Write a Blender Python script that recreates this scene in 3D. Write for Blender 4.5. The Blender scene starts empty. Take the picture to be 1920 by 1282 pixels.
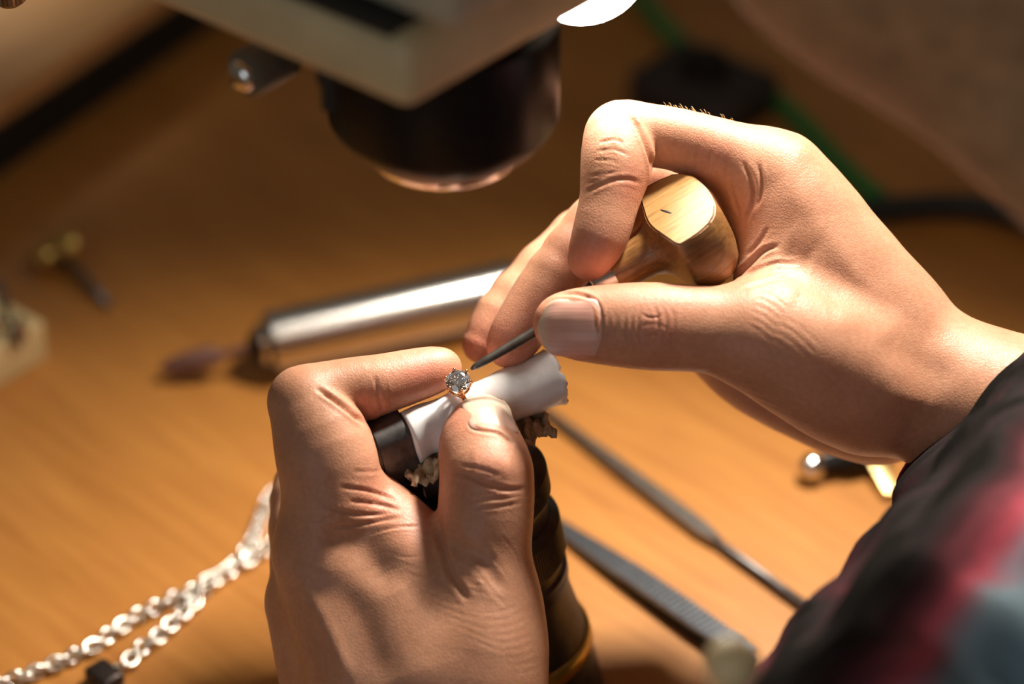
import bpy, bmesh, math, random
import numpy as np
from mathutils import Vector, Matrix

# ---------------------------------------------------------------- camera, light, exposure
# The hands are laid out in a frame in millimetres: u right, v up, w towards the lens, whose
# origin is the point in focus.  world = C0 + R @ (u, v, w).  1 Blender unit = 1 m, table top z = 0.
DIST = 650.0                      # lens to focus plane, mm
FPX = 7.0 * DIST                  # focal length in pixels of the 1920 x 1282 frame
PITCH = math.radians(35.0)
C0 = np.array([0.0, 0.0, 120.0])
RM = np.array([[1, 0, 0], [0, math.sin(PITCH), -math.cos(PITCH)], [0, math.cos(PITCH), math.sin(PITCH)]])
S = 0.001
scene = bpy.context.scene
COL = scene.collection

def C(px, py, w=0.0):             # picture point at depth w -> hand frame
    k = (DIST - w) / FPX
    return np.array([(px - 960.0) * k, (641.0 - py) * k, w])
def W(p):                         # hand frame -> world, mm
    return np.asarray(p) @ RM.T + C0
def P(px, py, w=0.0):
    return W(C(px, py, w))
def T(px, py, z=0.0):             # where the line of sight meets the height z (mm)
    a, b = P(px, py, 0.0), P(px, py, 100.0)
    t = (z - a[2]) / (b[2] - a[2])
    return a + (b - a) * t

cam_data = bpy.data.cameras.new('camera')
cam_data.sensor_width = 36.0
cam_data.lens = 36.0 * FPX / 1920.0
cam_data.clip_start = 0.01
cam_data.dof.use_dof = True
cam_data.dof.focus_distance = (DIST - 7.0) * S
cam_data.dof.aperture_fstop = 4.2
cam_data.dof.aperture_blades = 9
cam = bpy.data.objects.new('camera', cam_data)
COL.objects.link(cam)
cam.location = W((0, 0, DIST)) * S
cam.rotation_euler = (math.pi / 2 - PITCH, 0, 0)
scene.camera = cam

world = bpy.data.worlds.new('workshop_room')
scene.world = world
world.use_nodes = True
bg = world.node_tree.nodes['Background']
bg.inputs['Color'].default_value = (0.95, 0.78, 0.56, 1)
bg.inputs['Strength'].default_value = 0.072

scene.view_settings.view_transform = 'Standard'
scene.view_settings.look = 'None'
scene.view_settings.exposure = 0.0
scene.view_settings.gamma = 1.0
scene.view_settings.use_curve_mapping = False
scene.cycles.max_bounces = 8
scene.cycles.adaptive_threshold = 0.02
scene.cycles.diffuse_bounces = 3
scene.cycles.glossy_bounces = 3
scene.cycles.transmission_bounces = 8

LAMP_POS = P(1092, -78, -14)      # the small lamp beside the microscope, half out of the picture
LAMP_AIM = P(1130, 330, 0)
LAMP_WATTS = 0.75
KEY_POS = np.array([160.0, 188.0, 470.0])   # the bench lamp up on the right, out of the picture
KEY_AIM = np.array([5.0, -105.0, 10.0])
KEY_WATTS = 20.5
SIDE_POS = T(100, 60, 34) + np.array([-150.0, 190.0, 230.0])  # a second, weaker lamp over the left end of the bench
SIDE_AIM = T(90, 40, 34) + np.array([-45.0, 45.0, 0.0])
SIDE_WATTS = 3.0
WINDOW_WATTS = 5.5

def look_rot(frm, to):
    return (Vector(to) - Vector(frm)).to_track_quat('-Z', 'Y').to_euler()

# daylight of the workshop window behind the photographer, far off and weak
wl = bpy.data.lights.new('window_light', 'AREA')
wl.energy = WINDOW_WATTS
wl.color = (0.90, 0.95, 1.0)
wl.shape = 'RECTANGLE'; wl.size = 1.2; wl.size_y = 1.0
wo = bpy.data.objects.new('window_light', wl); COL.objects.link(wo)
wo.location = (-0.75, -1.9, 0.75)
wo.rotation_euler = look_rot(wo.location, (0.05, 0, 0.1))

# ---------------------------------------------------------------- helpers
def tag(o, label=None, cat=None, group=None, kind=None):
    if label: o['label'] = label
    if cat: o['category'] = cat
    if group: o['group'] = group
    if kind: o['kind'] = kind
    return o
def empty(name, loc):
    o = bpy.data.objects.new(name, None)
    COL.objects.link(o); o.location = Vector(loc) * S; o.empty_display_size = 0.01
    return o
def setparent(o, p):
    bpy.context.view_layer.update() if False else None
    o.parent = p
    m = Matrix.Translation(p.location) if p.parent is None else None
    if m is not None:
        o.matrix_parent_inverse = m.inverted()
    else:
        o.matrix_parent_inverse = Matrix.Identity(4)
    return o
def mesh_obj(name, verts, faces, mat=None, parent=None, smooth=True, world_mm=True):
    """verts in world millimetres -> one mesh object, its origin at the parent's or at the first point"""
    me = bpy.data.meshes.new(name)
    v = np.asarray(verts, dtype=float) * S
    root = parent
    org = np.zeros(3)
    if root is not None:
        r = root
        while r is not None:
            org = org + np.array(r.location); r = r.parent
    else:
        org = np.array([v[:, 0].mean(), v[:, 1].mean(), v[:, 2].min()])
    v = v - org
    me.from_pydata(v.tolist(), [], [tuple(map(int, f)) for f in faces])
    me.validate()
    if smooth:
        me.polygons.foreach_set('use_smooth', np.ones(len(me.polygons), dtype=bool))
    if mat: me.materials.append(mat)
    o = bpy.data.objects.new(name, me)
    COL.objects.link(o)
    if root is None:
        o.location = org
    else:
        o.parent = root
    return o
def sharp_angle(o, deg=35):
    me = o.data
    bm = bmesh.new(); bm.from_mesh(me)
    for e in bm.edges:
        if len(e.link_faces) == 2 and e.calc_face_angle(0) > math.radians(deg):
            e.smooth = False
    bm.to_mesh(me); bm.free()
    return o

class MB:
    """collects shapes (world mm) for one mesh"""
    def __init__(self): self.v = []; self.f = []; self.n = 0
    def add(self, v, f):
        v = np.asarray(v, dtype=float)
        self.v.append(v); self.f += [tuple(i + self.n for i in q) for q in f]; self.n += len(v)
        return self
    def box(self, c, ax, ay, az, bevel=0.0):
        c, ax, ay, az = [np.asarray(q, float) for q in (c, ax, ay, az)]   # half vectors
        if bevel <= 0:
            s = [(-1,-1,-1),(1,-1,-1),(1,1,-1),(-1,1,-1),(-1,-1,1),(1,-1,1),(1,1,1),(-1,1,1)]
            return self.add([c + i*ax + j*ay + k*az for i, j, k in s],
                            [(0,3,2,1),(4,5,6,7),(0,1,5,4),(1,2,6,5),(2,3,7,6),(3,0,4,7)])
        bm = bmesh.new()
        bmesh.ops.create_cube(bm, size=2.0)
        la, lb, lc = [np.linalg.norm(q) for q in (ax, ay, az)]
        for q in bm.verts: q.co = Vector((q.co.x*la, q.co.y*lb, q.co.z*lc))
        bmesh.ops.bevel(bm, geom=bm.edges[:], offset=bevel, segments=3, profile=0.5, affect='EDGES')
        return self.addbm(bm, np.array([ax/la, ay/lb, az/lc]), c)
    def addbm(self, bm, axes, c):
        bm.verts.index_update()
        v = [c + q.co.x*axes[0] + q.co.y*axes[1] + q.co.z*axes[2] for q in bm.verts]
        f = [tuple(x.index for x in q.verts) for q in bm.faces]
        bm.free()
        return self.add(v, f)
    def lathe(self, a, axis, prof, n=32, cap=True, ref=None, squash=None, mod=None):
        """profile [(distance along the axis, radius)] about the axis from a"""
        a = np.asarray(a, float); axis = np.asarray(axis, float); axis = axis/np.linalg.norm(axis)
        r = np.array([0, 0, 1.0]) if ref is None else np.asarray(ref, float)
        if abs(r @ axis) > 0.98: r = np.array([1.0, 0, 0])
        e1 = r - (r @ axis)*axis; e1 /= np.linalg.norm(e1); e2 = np.cross(axis, e1)
        v = []
        for (h, rad) in prof:
            for i in range(n):
                t = 2*math.pi*i/n
                rr = rad if mod is None else mod(h, rad, t)
                v.append(a + axis*h + rr*(math.cos(t)*e1 + math.sin(t)*e2*(squash or 1)))
        f = []
        for j in range(len(prof)-1):
            for i in range(n):
                k = (i+1) % n
                f.append((j*n+i, j*n+k, (j+1)*n+k, (j+1)*n+i))
        if cap:
            f.append(tuple(range(n-1, -1, -1)))
            m = (len(prof)-1)*n
            f.append(tuple(range(m, m+n)))
        return self.add(v, f)
    def tube(self, pts, rad, n=10, cap=True):
        pts = [np.asarray(q, float) for q in pts]
        rads = rad if hasattr(rad, '__len__') else [rad]*len(pts)
        v = []; up = None
        for i, p in enumerate(pts):
            d = pts[min(i+1, len(pts)-1)] - pts[max(i-1, 0)]; d /= np.linalg.norm(d)
            if up is None:
                up = np.array([0, 0, 1.0]) if abs(d[2]) < 0.9 else np.array([1.0, 0, 0])
            e1 = up - (up @ d)*d; e1 /= np.linalg.norm(e1); e2 = np.cross(d, e1); up = e1
            for k in range(n):
                t = 2*math.pi*k/n
                v.append(p + rads[i]*(math.cos(t)*e1 + math.sin(t)*e2))
        f = []
        for j in range(len(pts)-1):
            for k in range(n):
                m = (k+1) % n
                f.append((j*n+k, j*n+m, (j+1)*n+m, (j+1)*n+k))
        if cap:
            f.append(tuple(range(n-1, -1, -1))); m = (len(pts)-1)*n; f.append(tuple(range(m, m+n)))
        return self.add(v, f)
    def ball(self, c, r, n=14, m=8, ax=None):
        c = np.asarray(c, float)
        r = np.array([r]*3, float) if not hasattr(r, '__len__') else np.asarray(r, float)
        ax = np.eye(3) if ax is None else np.asarray(ax)
        v = [c + ax[2]*r[2]]; f = []
        for j in range(1, m):
            ph = math.pi*j/m
            for i in range(n):
                t = 2*math.pi*i/n
                q = np.array([math.sin(ph)*math.cos(t)*r[0], math.sin(ph)*math.sin(t)*r[1], math.cos(ph)*r[2]])
                v.append(c + q @ ax)
        v.append(c - ax[2]*r[2])
        for i in range(n): f.append((0, 1+i, 1+(i+1) % n))
        for j in range(m-2):
            for i in range(n):
                k = (i+1) % n
                f.append((1+j*n+i, 1+(j+1)*n+i, 1+(j+1)*n+k, 1+j*n+k))
        e = len(v)-1; b = 1+(m-2)*n
        for i in range(n): f.append((b+i, e, b+(i+1) % n))
        return self.add(v, f)
    def build(self, name, mat=None, parent=None, smooth=True, sharp=None):
        o = mesh_obj(name, np.concatenate(self.v), self.f, mat, parent, smooth)
        if sharp: sharp_angle(o, sharp)
        return o

def smooth_line(pts, n=8):
    """Catmull-Rom through the points"""
    pts = [np.asarray(p, float) for p in pts]
    q = [2*pts[0]-pts[1]] + pts + [2*pts[-1]-pts[-2]]
    out = []
    for i in range(1, len(q)-2):
        for k in range(n):
            t = k/n
            a, b, c, d = q[i-1], q[i], q[i+1], q[i+2]
            out.append(0.5*((2*b) + (c-a)*t + (2*a-5*b+4*c-d)*t*t + (3*b-a-3*c+d)*t**3))
    out.append(pts[-1])
    return out

# ---------------------------------------------------------------- materials
def new_mat(name):
    m = bpy.data.materials.new(name); m.use_nodes = True
    nt = m.node_tree
    b = nt.nodes['Principled BSDF']
    return m, nt, b
def N(nt, typ, **kw):
    n = nt.nodes.new(typ)
    for k, v in kw.items():
        if k.startswith('_'): setattr(n, k[1:], v)
        else: n.inputs[k.replace('__', ' ')].default_value = v
    return n
def L(nt, a, b): nt.links.new(a, b)
def coords(nt, scale=(1, 1, 1), rot=(0, 0, 0), kind='Object'):
    tc = nt.nodes.new('ShaderNodeTexCoord'); mp = nt.nodes.new('ShaderNodeMapping')
    mp.inputs['Scale'].default_value = scale
    v = tc.outputs[kind]
    for r in (rot if isinstance(rot, list) else [rot]):        # turn first, stretch afterwards
        if any(r):
            mr = nt.nodes.new('ShaderNodeMapping'); mr.inputs['Rotation'].default_value = r
            L(nt, v, mr.inputs['Vector']); v = mr.outputs['Vector']
    L(nt, v, mp.inputs['Vector'])
    return mp.outputs['Vector']
def ramp(nt, fac, stops):
    r = nt.nodes.new('ShaderNodeValToRGB')
    while len(r.color_ramp.elements) < len(stops): r.color_ramp.elements.new(0.5)
    for e, (p, c) in zip(r.color_ramp.elements, stops):
        e.position = p; e.color = (*c, 1) if len(c) == 3 else c
    L(nt, fac, r.inputs['Fac'])
    return r.outputs['Color']
def mix(nt, fac, a, b, mode='MIX'):
    n = nt.nodes.new('ShaderNodeMix'); n.data_type = 'RGBA'; n.blend_type = mode
    for sock, val in ((n.inputs['Factor'], fac), (n.inputs[6], a), (n.inputs[7], b)):
        if hasattr(val, 'is_output'): L(nt, val, sock)
        elif isinstance(val, (int, float)): sock.default_value = val
        else: sock.default_value = (*val, 1)
    return n.outputs[2]
def math_n(nt, op, a, b=None):
    n = nt.nodes.new('ShaderNodeMath'); n.operation = op
    for i, v in enumerate((a, b)):
        if v is None: continue
        if hasattr(v, 'is_output'): L(nt, v, n.inputs[i])
        else: n.inputs[i].default_value = v
    return n.outputs[0]
def bump(nt, b, h, strength=0.3, dist=0.001):
    n = nt.nodes.new('ShaderNodeBump')
    n.inputs['Strength'].default_value = strength; n.inputs['Distance'].default_value = dist
    L(nt, h, n.inputs['Height']); L(nt, n.outputs['Normal'], b.inputs['Normal'])
    return n
def plain(name, col, rough=0.5, metal=0.0, var=0.12, scale=300.0, bumpy=0.0, spec=0.5, coat=0.0):
    """a surface with a slight mottling of its own"""
    m, nt, b = new_mat(name)
    nz = N(nt, 'ShaderNodeTexNoise', Scale=scale, Detail=5.0); L(nt, coords(nt), nz.inputs['Vector'])
    lo = tuple(c*(1-var) for c in col); hi = tuple(min(1, c*(1+var)) for c in col)
    L(nt, ramp(nt, nz.outputs['Fac'], [(0.3, lo), (0.7, hi)]), b.inputs['Base Color'])
    b.inputs['Roughness'].default_value = rough; b.inputs['Metallic'].default_value = metal
    b.inputs['Specular IOR Level'].default_value = spec
    b.inputs['Coat Weight'].default_value = coat
    if bumpy: bump(nt, b, nz.outputs['Fac'], bumpy, 0.0004)
    return m
# ---------------------------------------------------------------- skin
def skin_material():
    m, nt, b = new_mat('skin')
    co = coords(nt)
    # colour: warm tan with pinker patches, redder where the skin itself is red (pads, knuckles)
    n1 = N(nt, 'ShaderNodeTexNoise', Scale=70.0, Detail=4.0); L(nt, co, n1.inputs['Vector'])
    n2 = N(nt, 'ShaderNodeTexNoise', Scale=700.0, Detail=3.0); L(nt, co, n2.inputs['Vector'])
    base = ramp(nt, n1.outputs['Fac'], [(0.30, (0.525, 0.252, 0.146)), (0.70, (0.615, 0.315, 0.195))])
    at = nt.nodes.new('ShaderNodeAttribute'); at.attribute_name = 'flush'
    c2 = mix(nt, at.outputs['Fac'], base, (0.640, 0.215, 0.150))
    fine = ramp(nt, n2.outputs['Fac'], [(0.35, (0.90, 0.88, 0.86)), (0.65, (1.0, 1.0, 1.0))])
    c3 = mix(nt, 1.0, c2, fine, 'MULTIPLY')
    gr = nt.nodes.new('ShaderNodeAttribute'); gr.attribute_name = 'grime'
    c4 = mix(nt, gr.outputs['Fac'], c3, (0.16, 0.09, 0.05))
    L(nt, c4, b.inputs['Base Color'])
    b.inputs['Roughness'].default_value = 0.46
    b.inputs['Specular IOR Level'].default_value = 0.42
    b.inputs['Subsurface Weight'].default_value = 0.22
    b.inputs['Subsurface Radius'].default_value = (1.0, 0.32, 0.16)
    b.inputs['Subsurface Scale'].default_value = 0.0030
    # the fine lattice of skin lines, stretched across the limb
    mp = nt.nodes.new('ShaderNodeMapping'); mp.inputs['Scale'].default_value = (1, 1, 1)
    nd = N(nt, 'ShaderNodeTexNoise', Scale=260.0, Detail=2.0); L(nt, co, nd.inputs['Vector'])
    wv = nt.nodes.new('ShaderNodeVectorMath'); wv.operation = 'MULTIPLY_ADD'
    L(nt, nd.outputs['Color'], wv.inputs[0]); wv.inputs[1].default_value = (0.0022,)*3; L(nt, co, wv.inputs[2])
    vo = N(nt, 'ShaderNodeTexVoronoi', Scale=1150.0, _feature='DISTANCE_TO_EDGE'); L(nt, wv.outputs[0], vo.inputs['Vector'])
    sm = N(nt, 'ShaderNodeMapRange'); L(nt, vo.outputs['Distance'], sm.inputs['Value'])
    sm.inputs['From Max'].default_value = 0.22
    nb = N(nt, 'ShaderNodeTexNoise', Scale=800.0, Detail=5.0, Roughness=0.6); L(nt, wv.outputs[0], nb.inputs['Vector'])
    h = math_n(nt, 'ADD', math_n(nt, 'MULTIPLY', sm.outputs[0], 0.45), math_n(nt, 'MULTIPLY', nb.outputs['Fac'], 0.40))
    bump(nt, b, h, 0.42, 0.00019)
    return m
SKIN = skin_material()
def nail_material(name, stops):
    m, nt, b = new_mat(name)
    co = coords(nt, kind='UV')
    sx = nt.nodes.new('ShaderNodeSeparateXYZ'); L(nt, co, sx.inputs[0])
    nz = N(nt, 'ShaderNodeTexNoise', Scale=1.0, Detail=3.0)
    mp = nt.nodes.new('ShaderNodeMapping'); mp.inputs['Scale'].default_value = (26, 0.8, 1); L(nt, co, mp.inputs['Vector'])
    L(nt, mp.outputs[0], nz.inputs['Vector'])
    bed = ramp(nt, sx.outputs['Y'], stops)
    st = ramp(nt, nz.outputs['Fac'], [(0.35, (0.9, 0.88, 0.87)), (0.65, (1, 1, 1))])
    L(nt, mix(nt, 1.0, bed, st, 'MULTIPLY'), b.inputs['Base Color'])
    b.inputs['Roughness'].default_value = 0.34
    b.inputs['Subsurface Weight'].default_value = 0.15
    b.inputs['Subsurface Radius'].default_value = (1.0, 0.4, 0.25); b.inputs['Subsurface Scale'].default_value = 0.0015
    bump(nt, b, nz.outputs['Fac'], 0.35, 0.0002)
    return m
NAIL = nail_material('nail', [(0.0, (0.76, 0.50, 0.42)), (0.16, (0.70, 0.37, 0.30)), (0.80, (0.74, 0.41, 0.33)), (0.90, (0.76, 0.54, 0.40)), (1.0, (0.78, 0.62, 0.47))])
NAIL2 = nail_material('pressed_nail', [(0.0, (0.62, 0.36, 0.28)), (0.30, (0.66, 0.42, 0.33)), (0.50, (0.68, 0.50, 0.39)), (1.0, (0.70, 0.57, 0.43))])
NAIL3 = nail_material('side_nail', [(0.0, (0.60, 0.33, 0.22)), (0.80, (0.62, 0.36, 0.25)), (1.0, (0.64, 0.48, 0.34))])

# ---------------------------------------------------------------- hands: a smooth union of tapered limbs, meshed
def smin(a, b, k):
    if k <= 0: return np.minimum(a, b)
    h = np.maximum(k - np.abs(a - b), 0.0) / k
    return np.minimum(a, b) - h*h*k*0.25
class Cone:
    def __init__(s, a, b, ra, rb, flat=None, sq=1.0):
        s.a = np.asarray(a); s.b = np.asarray(b); s.ra = ra; s.rb = rb; s.sq = sq
        s.flat = None if flat is None else np.asarray(flat, float)/np.linalg.norm(flat)
    def __call__(s, p):
        ab = s.b - s.a; ab2 = max(ab @ ab, 1e-9)
        x, y, z = p[:, 0] - s.a[0], p[:, 1] - s.a[1], p[:, 2] - s.a[2]
        t = np.clip((x*ab[0] + y*ab[1] + z*ab[2])/ab2, 0, 1)
        x = x - t*ab[0]; y = y - t*ab[1]; z = z - t*ab[2]
        d2 = x*x + y*y + z*z
        if s.flat is not None:
            n = x*s.flat[0] + y*s.flat[1] + z*s.flat[2]
            d2 = d2 - n*n + (n/s.sq)**2
        d = np.sqrt(d2) - (s.ra + (s.rb - s.ra)*t)
        return d*s.sq if s.flat is not None and s.sq < 1 else d
def chain(pts, flat=None, sq=1.0):
    """pts: (px, py, w, radius mm)"""
    if len(pts) > 2:
        q = smooth_line([np.array([*C(*a[:3]), a[3]]) for a in pts], 3)
    else:
        q = [np.array([*C(*a[:3]), a[3]]) for a in pts]
    return [Cone(a[:3], b[:3], a[3], b[3], flat, sq) for a, b in zip(q[:-1], q[1:])]
class Group:
    def __init__(s, prims, k): s.prims = prims; s.k = k
    def __call__(s, p):
        d = s.prims[0](p)
        for q in s.prims[1:]: d = smin(d, q(p), s.k)
        return d
class Hand:
    def __init__(s, palm, digits, kd):
        s.palm = palm; s.digits = digits; s.kd = kd     # digits: list of (Group, k to the palm)
        s.marks = []                                     # (polyline px, width mm, height mm, w range)
    def body(s, p):
        pd = s.palm(p); d = pd
        for g, k in s.digits:
            d = smin(d, smin(pd, g(p), k), s.kd)
        return d
    def grad(s, p, f, e=0.12):
        if len(p) > 20000:
            return np.concatenate([s.grad(p[i:i+12000], f, e) for i in range(0, len(p), 12000)])
        d = np.zeros_like(p)
        for sg in ((1,-1,-1), (-1,-1,1), (-1,1,-1), (1,1,1)):
            o = np.array(sg, float)
            d += f(p + o*e)[:, None]*o
        return d/(4*e)
    def project(s, p, f, it=3, target=0.0):
        for _ in range(it):
            g = s.grad(p, f)
            g2 = np.maximum(np.einsum('ij,ij->i', g, g), 0.15)
            step = ((f(p) - target)/g2)[:, None]*g
            l = np.linalg.norm(step, axis=1); step *= np.minimum(1, 1.2/np.maximum(l, 1e-9))[:, None]
            p = p - step
        return p
def surface_nets(f, lo, hi, h):
    nx, ny, nz = [int(math.ceil((b - a)/h)) + 1 for a, b in zip(lo, hi)]
    X, Y, Z = np.meshgrid(lo[0] + h*np.arange(nx), lo[1] + h*np.arange(ny), lo[2] + h*np.arange(nz), indexing='ij')
    g = np.stack([X.ravel(), Y.ravel(), Z.ravel()], 1)
    st = 4
    cx, cy, cz = np.arange(0, nx+st, st), np.arange(0, ny+st, st), np.arange(0, nz+st, st)
    A, B, D_ = np.meshgrid(lo[0] + h*cx, lo[1] + h*cy, lo[2] + h*cz, indexing='ij')
    cv = f(np.stack([A.ravel(), B.ravel(), D_.ravel()], 1)).reshape(A.shape)
    ii = [np.clip(np.round(np.arange(n)/st).astype(int), 0, c.shape[0]-1) for n, c in zip((nx, ny, nz), (cx, cy, cz))]
    val = cv[np.ix_(*ii)].copy()
    near = np.abs(val).ravel() < st*h*1.25
    val = val.ravel(); gn = g[near]
    val[near] = np.concatenate([f(gn[i:i+60000]) for i in range(0, len(gn), 60000)])
    val = val.reshape(nx, ny, nz)
    s = val < 0
    corner = [(i, j, k) for i in (0, 1) for j in (0, 1) for k in (0, 1)]
    cnt = sum(s[i:nx-1+i, j:ny-1+j, k:nz-1+k].astype(np.int8) for i, j, k in corner)
    act = (cnt > 0) & (cnt < 8)
    idx = -np.ones(act.shape, dtype=np.int64); cells = np.argwhere(act); idx[act] = np.arange(len(cells))
    acc = np.zeros((len(cells), 3)); num = np.zeros(len(cells))
    for a in corner:
        for ax in range(3):
            if a[ax]: continue
            b = list(a); b[ax] = 1
            va = val[cells[:, 0]+a[0], cells[:, 1]+a[1], cells[:, 2]+a[2]]
            vb = val[cells[:, 0]+b[0], cells[:, 1]+b[1], cells[:, 2]+b[2]]
            c = (va < 0) != (vb < 0)
            t = np.where(c, va/np.where(np.abs(va-vb) < 1e-12, 1, va-vb), 0)
            q = np.tile(np.array(a, float), (len(cells), 1)); q[:, ax] += t
            acc[c] += q[c]; num[c] += 1
    verts = np.array(lo) + h*(cells + acc/num[:, None])
    quads = []
    for ax in range(3):
        o1, o2 = (ax+1) % 3, (ax+2) % 3
        sl0 = [slice(None)]*3; sl1 = [slice(None)]*3
        sl0[ax] = slice(0, -1); sl1[ax] = slice(1, None)
        e = np.argwhere(s[tuple(sl0)] != s[tuple(sl1)])
        ok = (e[:, o1] > 0) & (e[:, o2] > 0) & (e[:, o1] < s.shape[o1]-1) & (e[:, o2] < s.shape[o2]-1)
        e = e[ok]
        def at(d1, d2):
            q = e.copy(); q[:, o1] += d1; q[:, o2] += d2
            return idx[q[:, 0], q[:, 1], q[:, 2]]
        Q = np.stack([at(-1, -1), at(0, -1), at(0, 0), at(-1, 0)], 1)
        flip = ~s[e[:, 0], e[:, 1], e[:, 2]]
        Q[flip] = Q[flip][:, ::-1]
        quads.append(Q)
    return verts, np.concatenate(quads)
def split_quads(v, q):
    e = np.concatenate([np.sort(q[:, [i, (i+1) % 4]], 1) for i in range(4)])
    u, inv = np.unique(e, axis=0, return_inverse=True)
    inv = inv.ravel()
    mid = v[u].mean(1); cen = v[q].mean(1)
    n, m, k = len(v), len(u), len(q)
    em = [n + inv[i*k:(i+1)*k] for i in range(4)]
    c = n + m + np.arange(k)
    out = [np.stack([q[:, i], em[i], c, em[(i+3) % 4]], 1) for i in range(4)]
    return np.concatenate([v, mid, cen]), np.concatenate(out)
def px_of(p):
    k = FPX/(DIST - p[:, 2])
    return np.stack([960 + p[:, 0]*k, 641 - p[:, 1]*k], 1)
def line_dist(p2, line):
    """distance (px) to a polyline, and position 0..1 along it"""
    best = np.full(len(p2), 1e9); pos = np.zeros(len(p2)); L_ = np.array(line, float)
    seg = np.linalg.norm(np.diff(L_, axis=0), axis=1); tot = seg.sum(); run = 0
    for a, b, l in zip(L_[:-1], L_[1:], seg):
        ab = b - a; t = np.clip((p2 - a) @ ab/(ab @ ab), 0, 1)
        d = np.linalg.norm(p2 - a - t[:, None]*ab, axis=1)
        c = d < best; best[c] = d[c]; pos[c] = (run + t[c]*l)/tot; run += l
    return best, pos
def build_hand(name, hand, lo, hi, h, mat, parent, flush, grime=(), cut=None):
    f = hand.body
    v, q = surface_nets(f, lo, hi, h)
    v = hand.project(v, f, 1)
    v, q = split_quads(v, q)
    v = hand.project(v, f, 1)
    nrm = hand.grad(v, f, 0.4); nrm /= np.maximum(np.linalg.norm(nrm, axis=1), 1e-6)[:, None]
    p2 = px_of(v); face = np.clip((nrm[:, 2] + 0.05)/0.35, 0, 1)
    dz = np.zeros(len(v))
    for line, wid, hgt, wmin in hand.marks:
        L_ = np.array(line); m = wid*7*3.2
        near = np.where((p2[:, 0] > L_[:, 0].min()-m) & (p2[:, 0] < L_[:, 0].max()+m) & (p2[:, 1] > L_[:, 1].min()-m) & (p2[:, 1] < L_[:, 1].max()+m) & (v[:, 2] > wmin))[0]
        if not len(near): continue
        d, pos = line_dist(p2[near], smooth_line(line, 4) if len(line) > 2 else line)
        fade = np.clip(np.minimum(pos, 1-pos)*5, 0.0, 1) if hgt < 0 else np.clip(np.minimum(pos, 1-pos)*4 + 0.4, 0, 1)
        g = d/(wid*7)
        dz[near] += hgt*fade*np.exp(-g*g)*face[near]
        if hgt < 0:                                  # the skin swells a little beside a fold
            dz[near] += -0.30*hgt*fade*np.exp(-((g-2.0)/0.9)**2)*face[near]
    v = v + nrm*dz[:, None]
    o = mesh_obj(name, W(v), q, mat, parent)
    def attr(nm, spots):
        val = np.zeros(len(v))
        for x, y, r, a in spots:
            d = np.hypot(p2[:, 0]-x, p2[:, 1]-y)/r
            val = np.maximum(val, a*np.exp(-d*d))
        o.data.attributes.new(nm, 'FLOAT', 'POINT').data.foreach_set('value', val.astype(np.float32))
    attr('flush', flush); attr('grime', grime)
    return o
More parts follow.
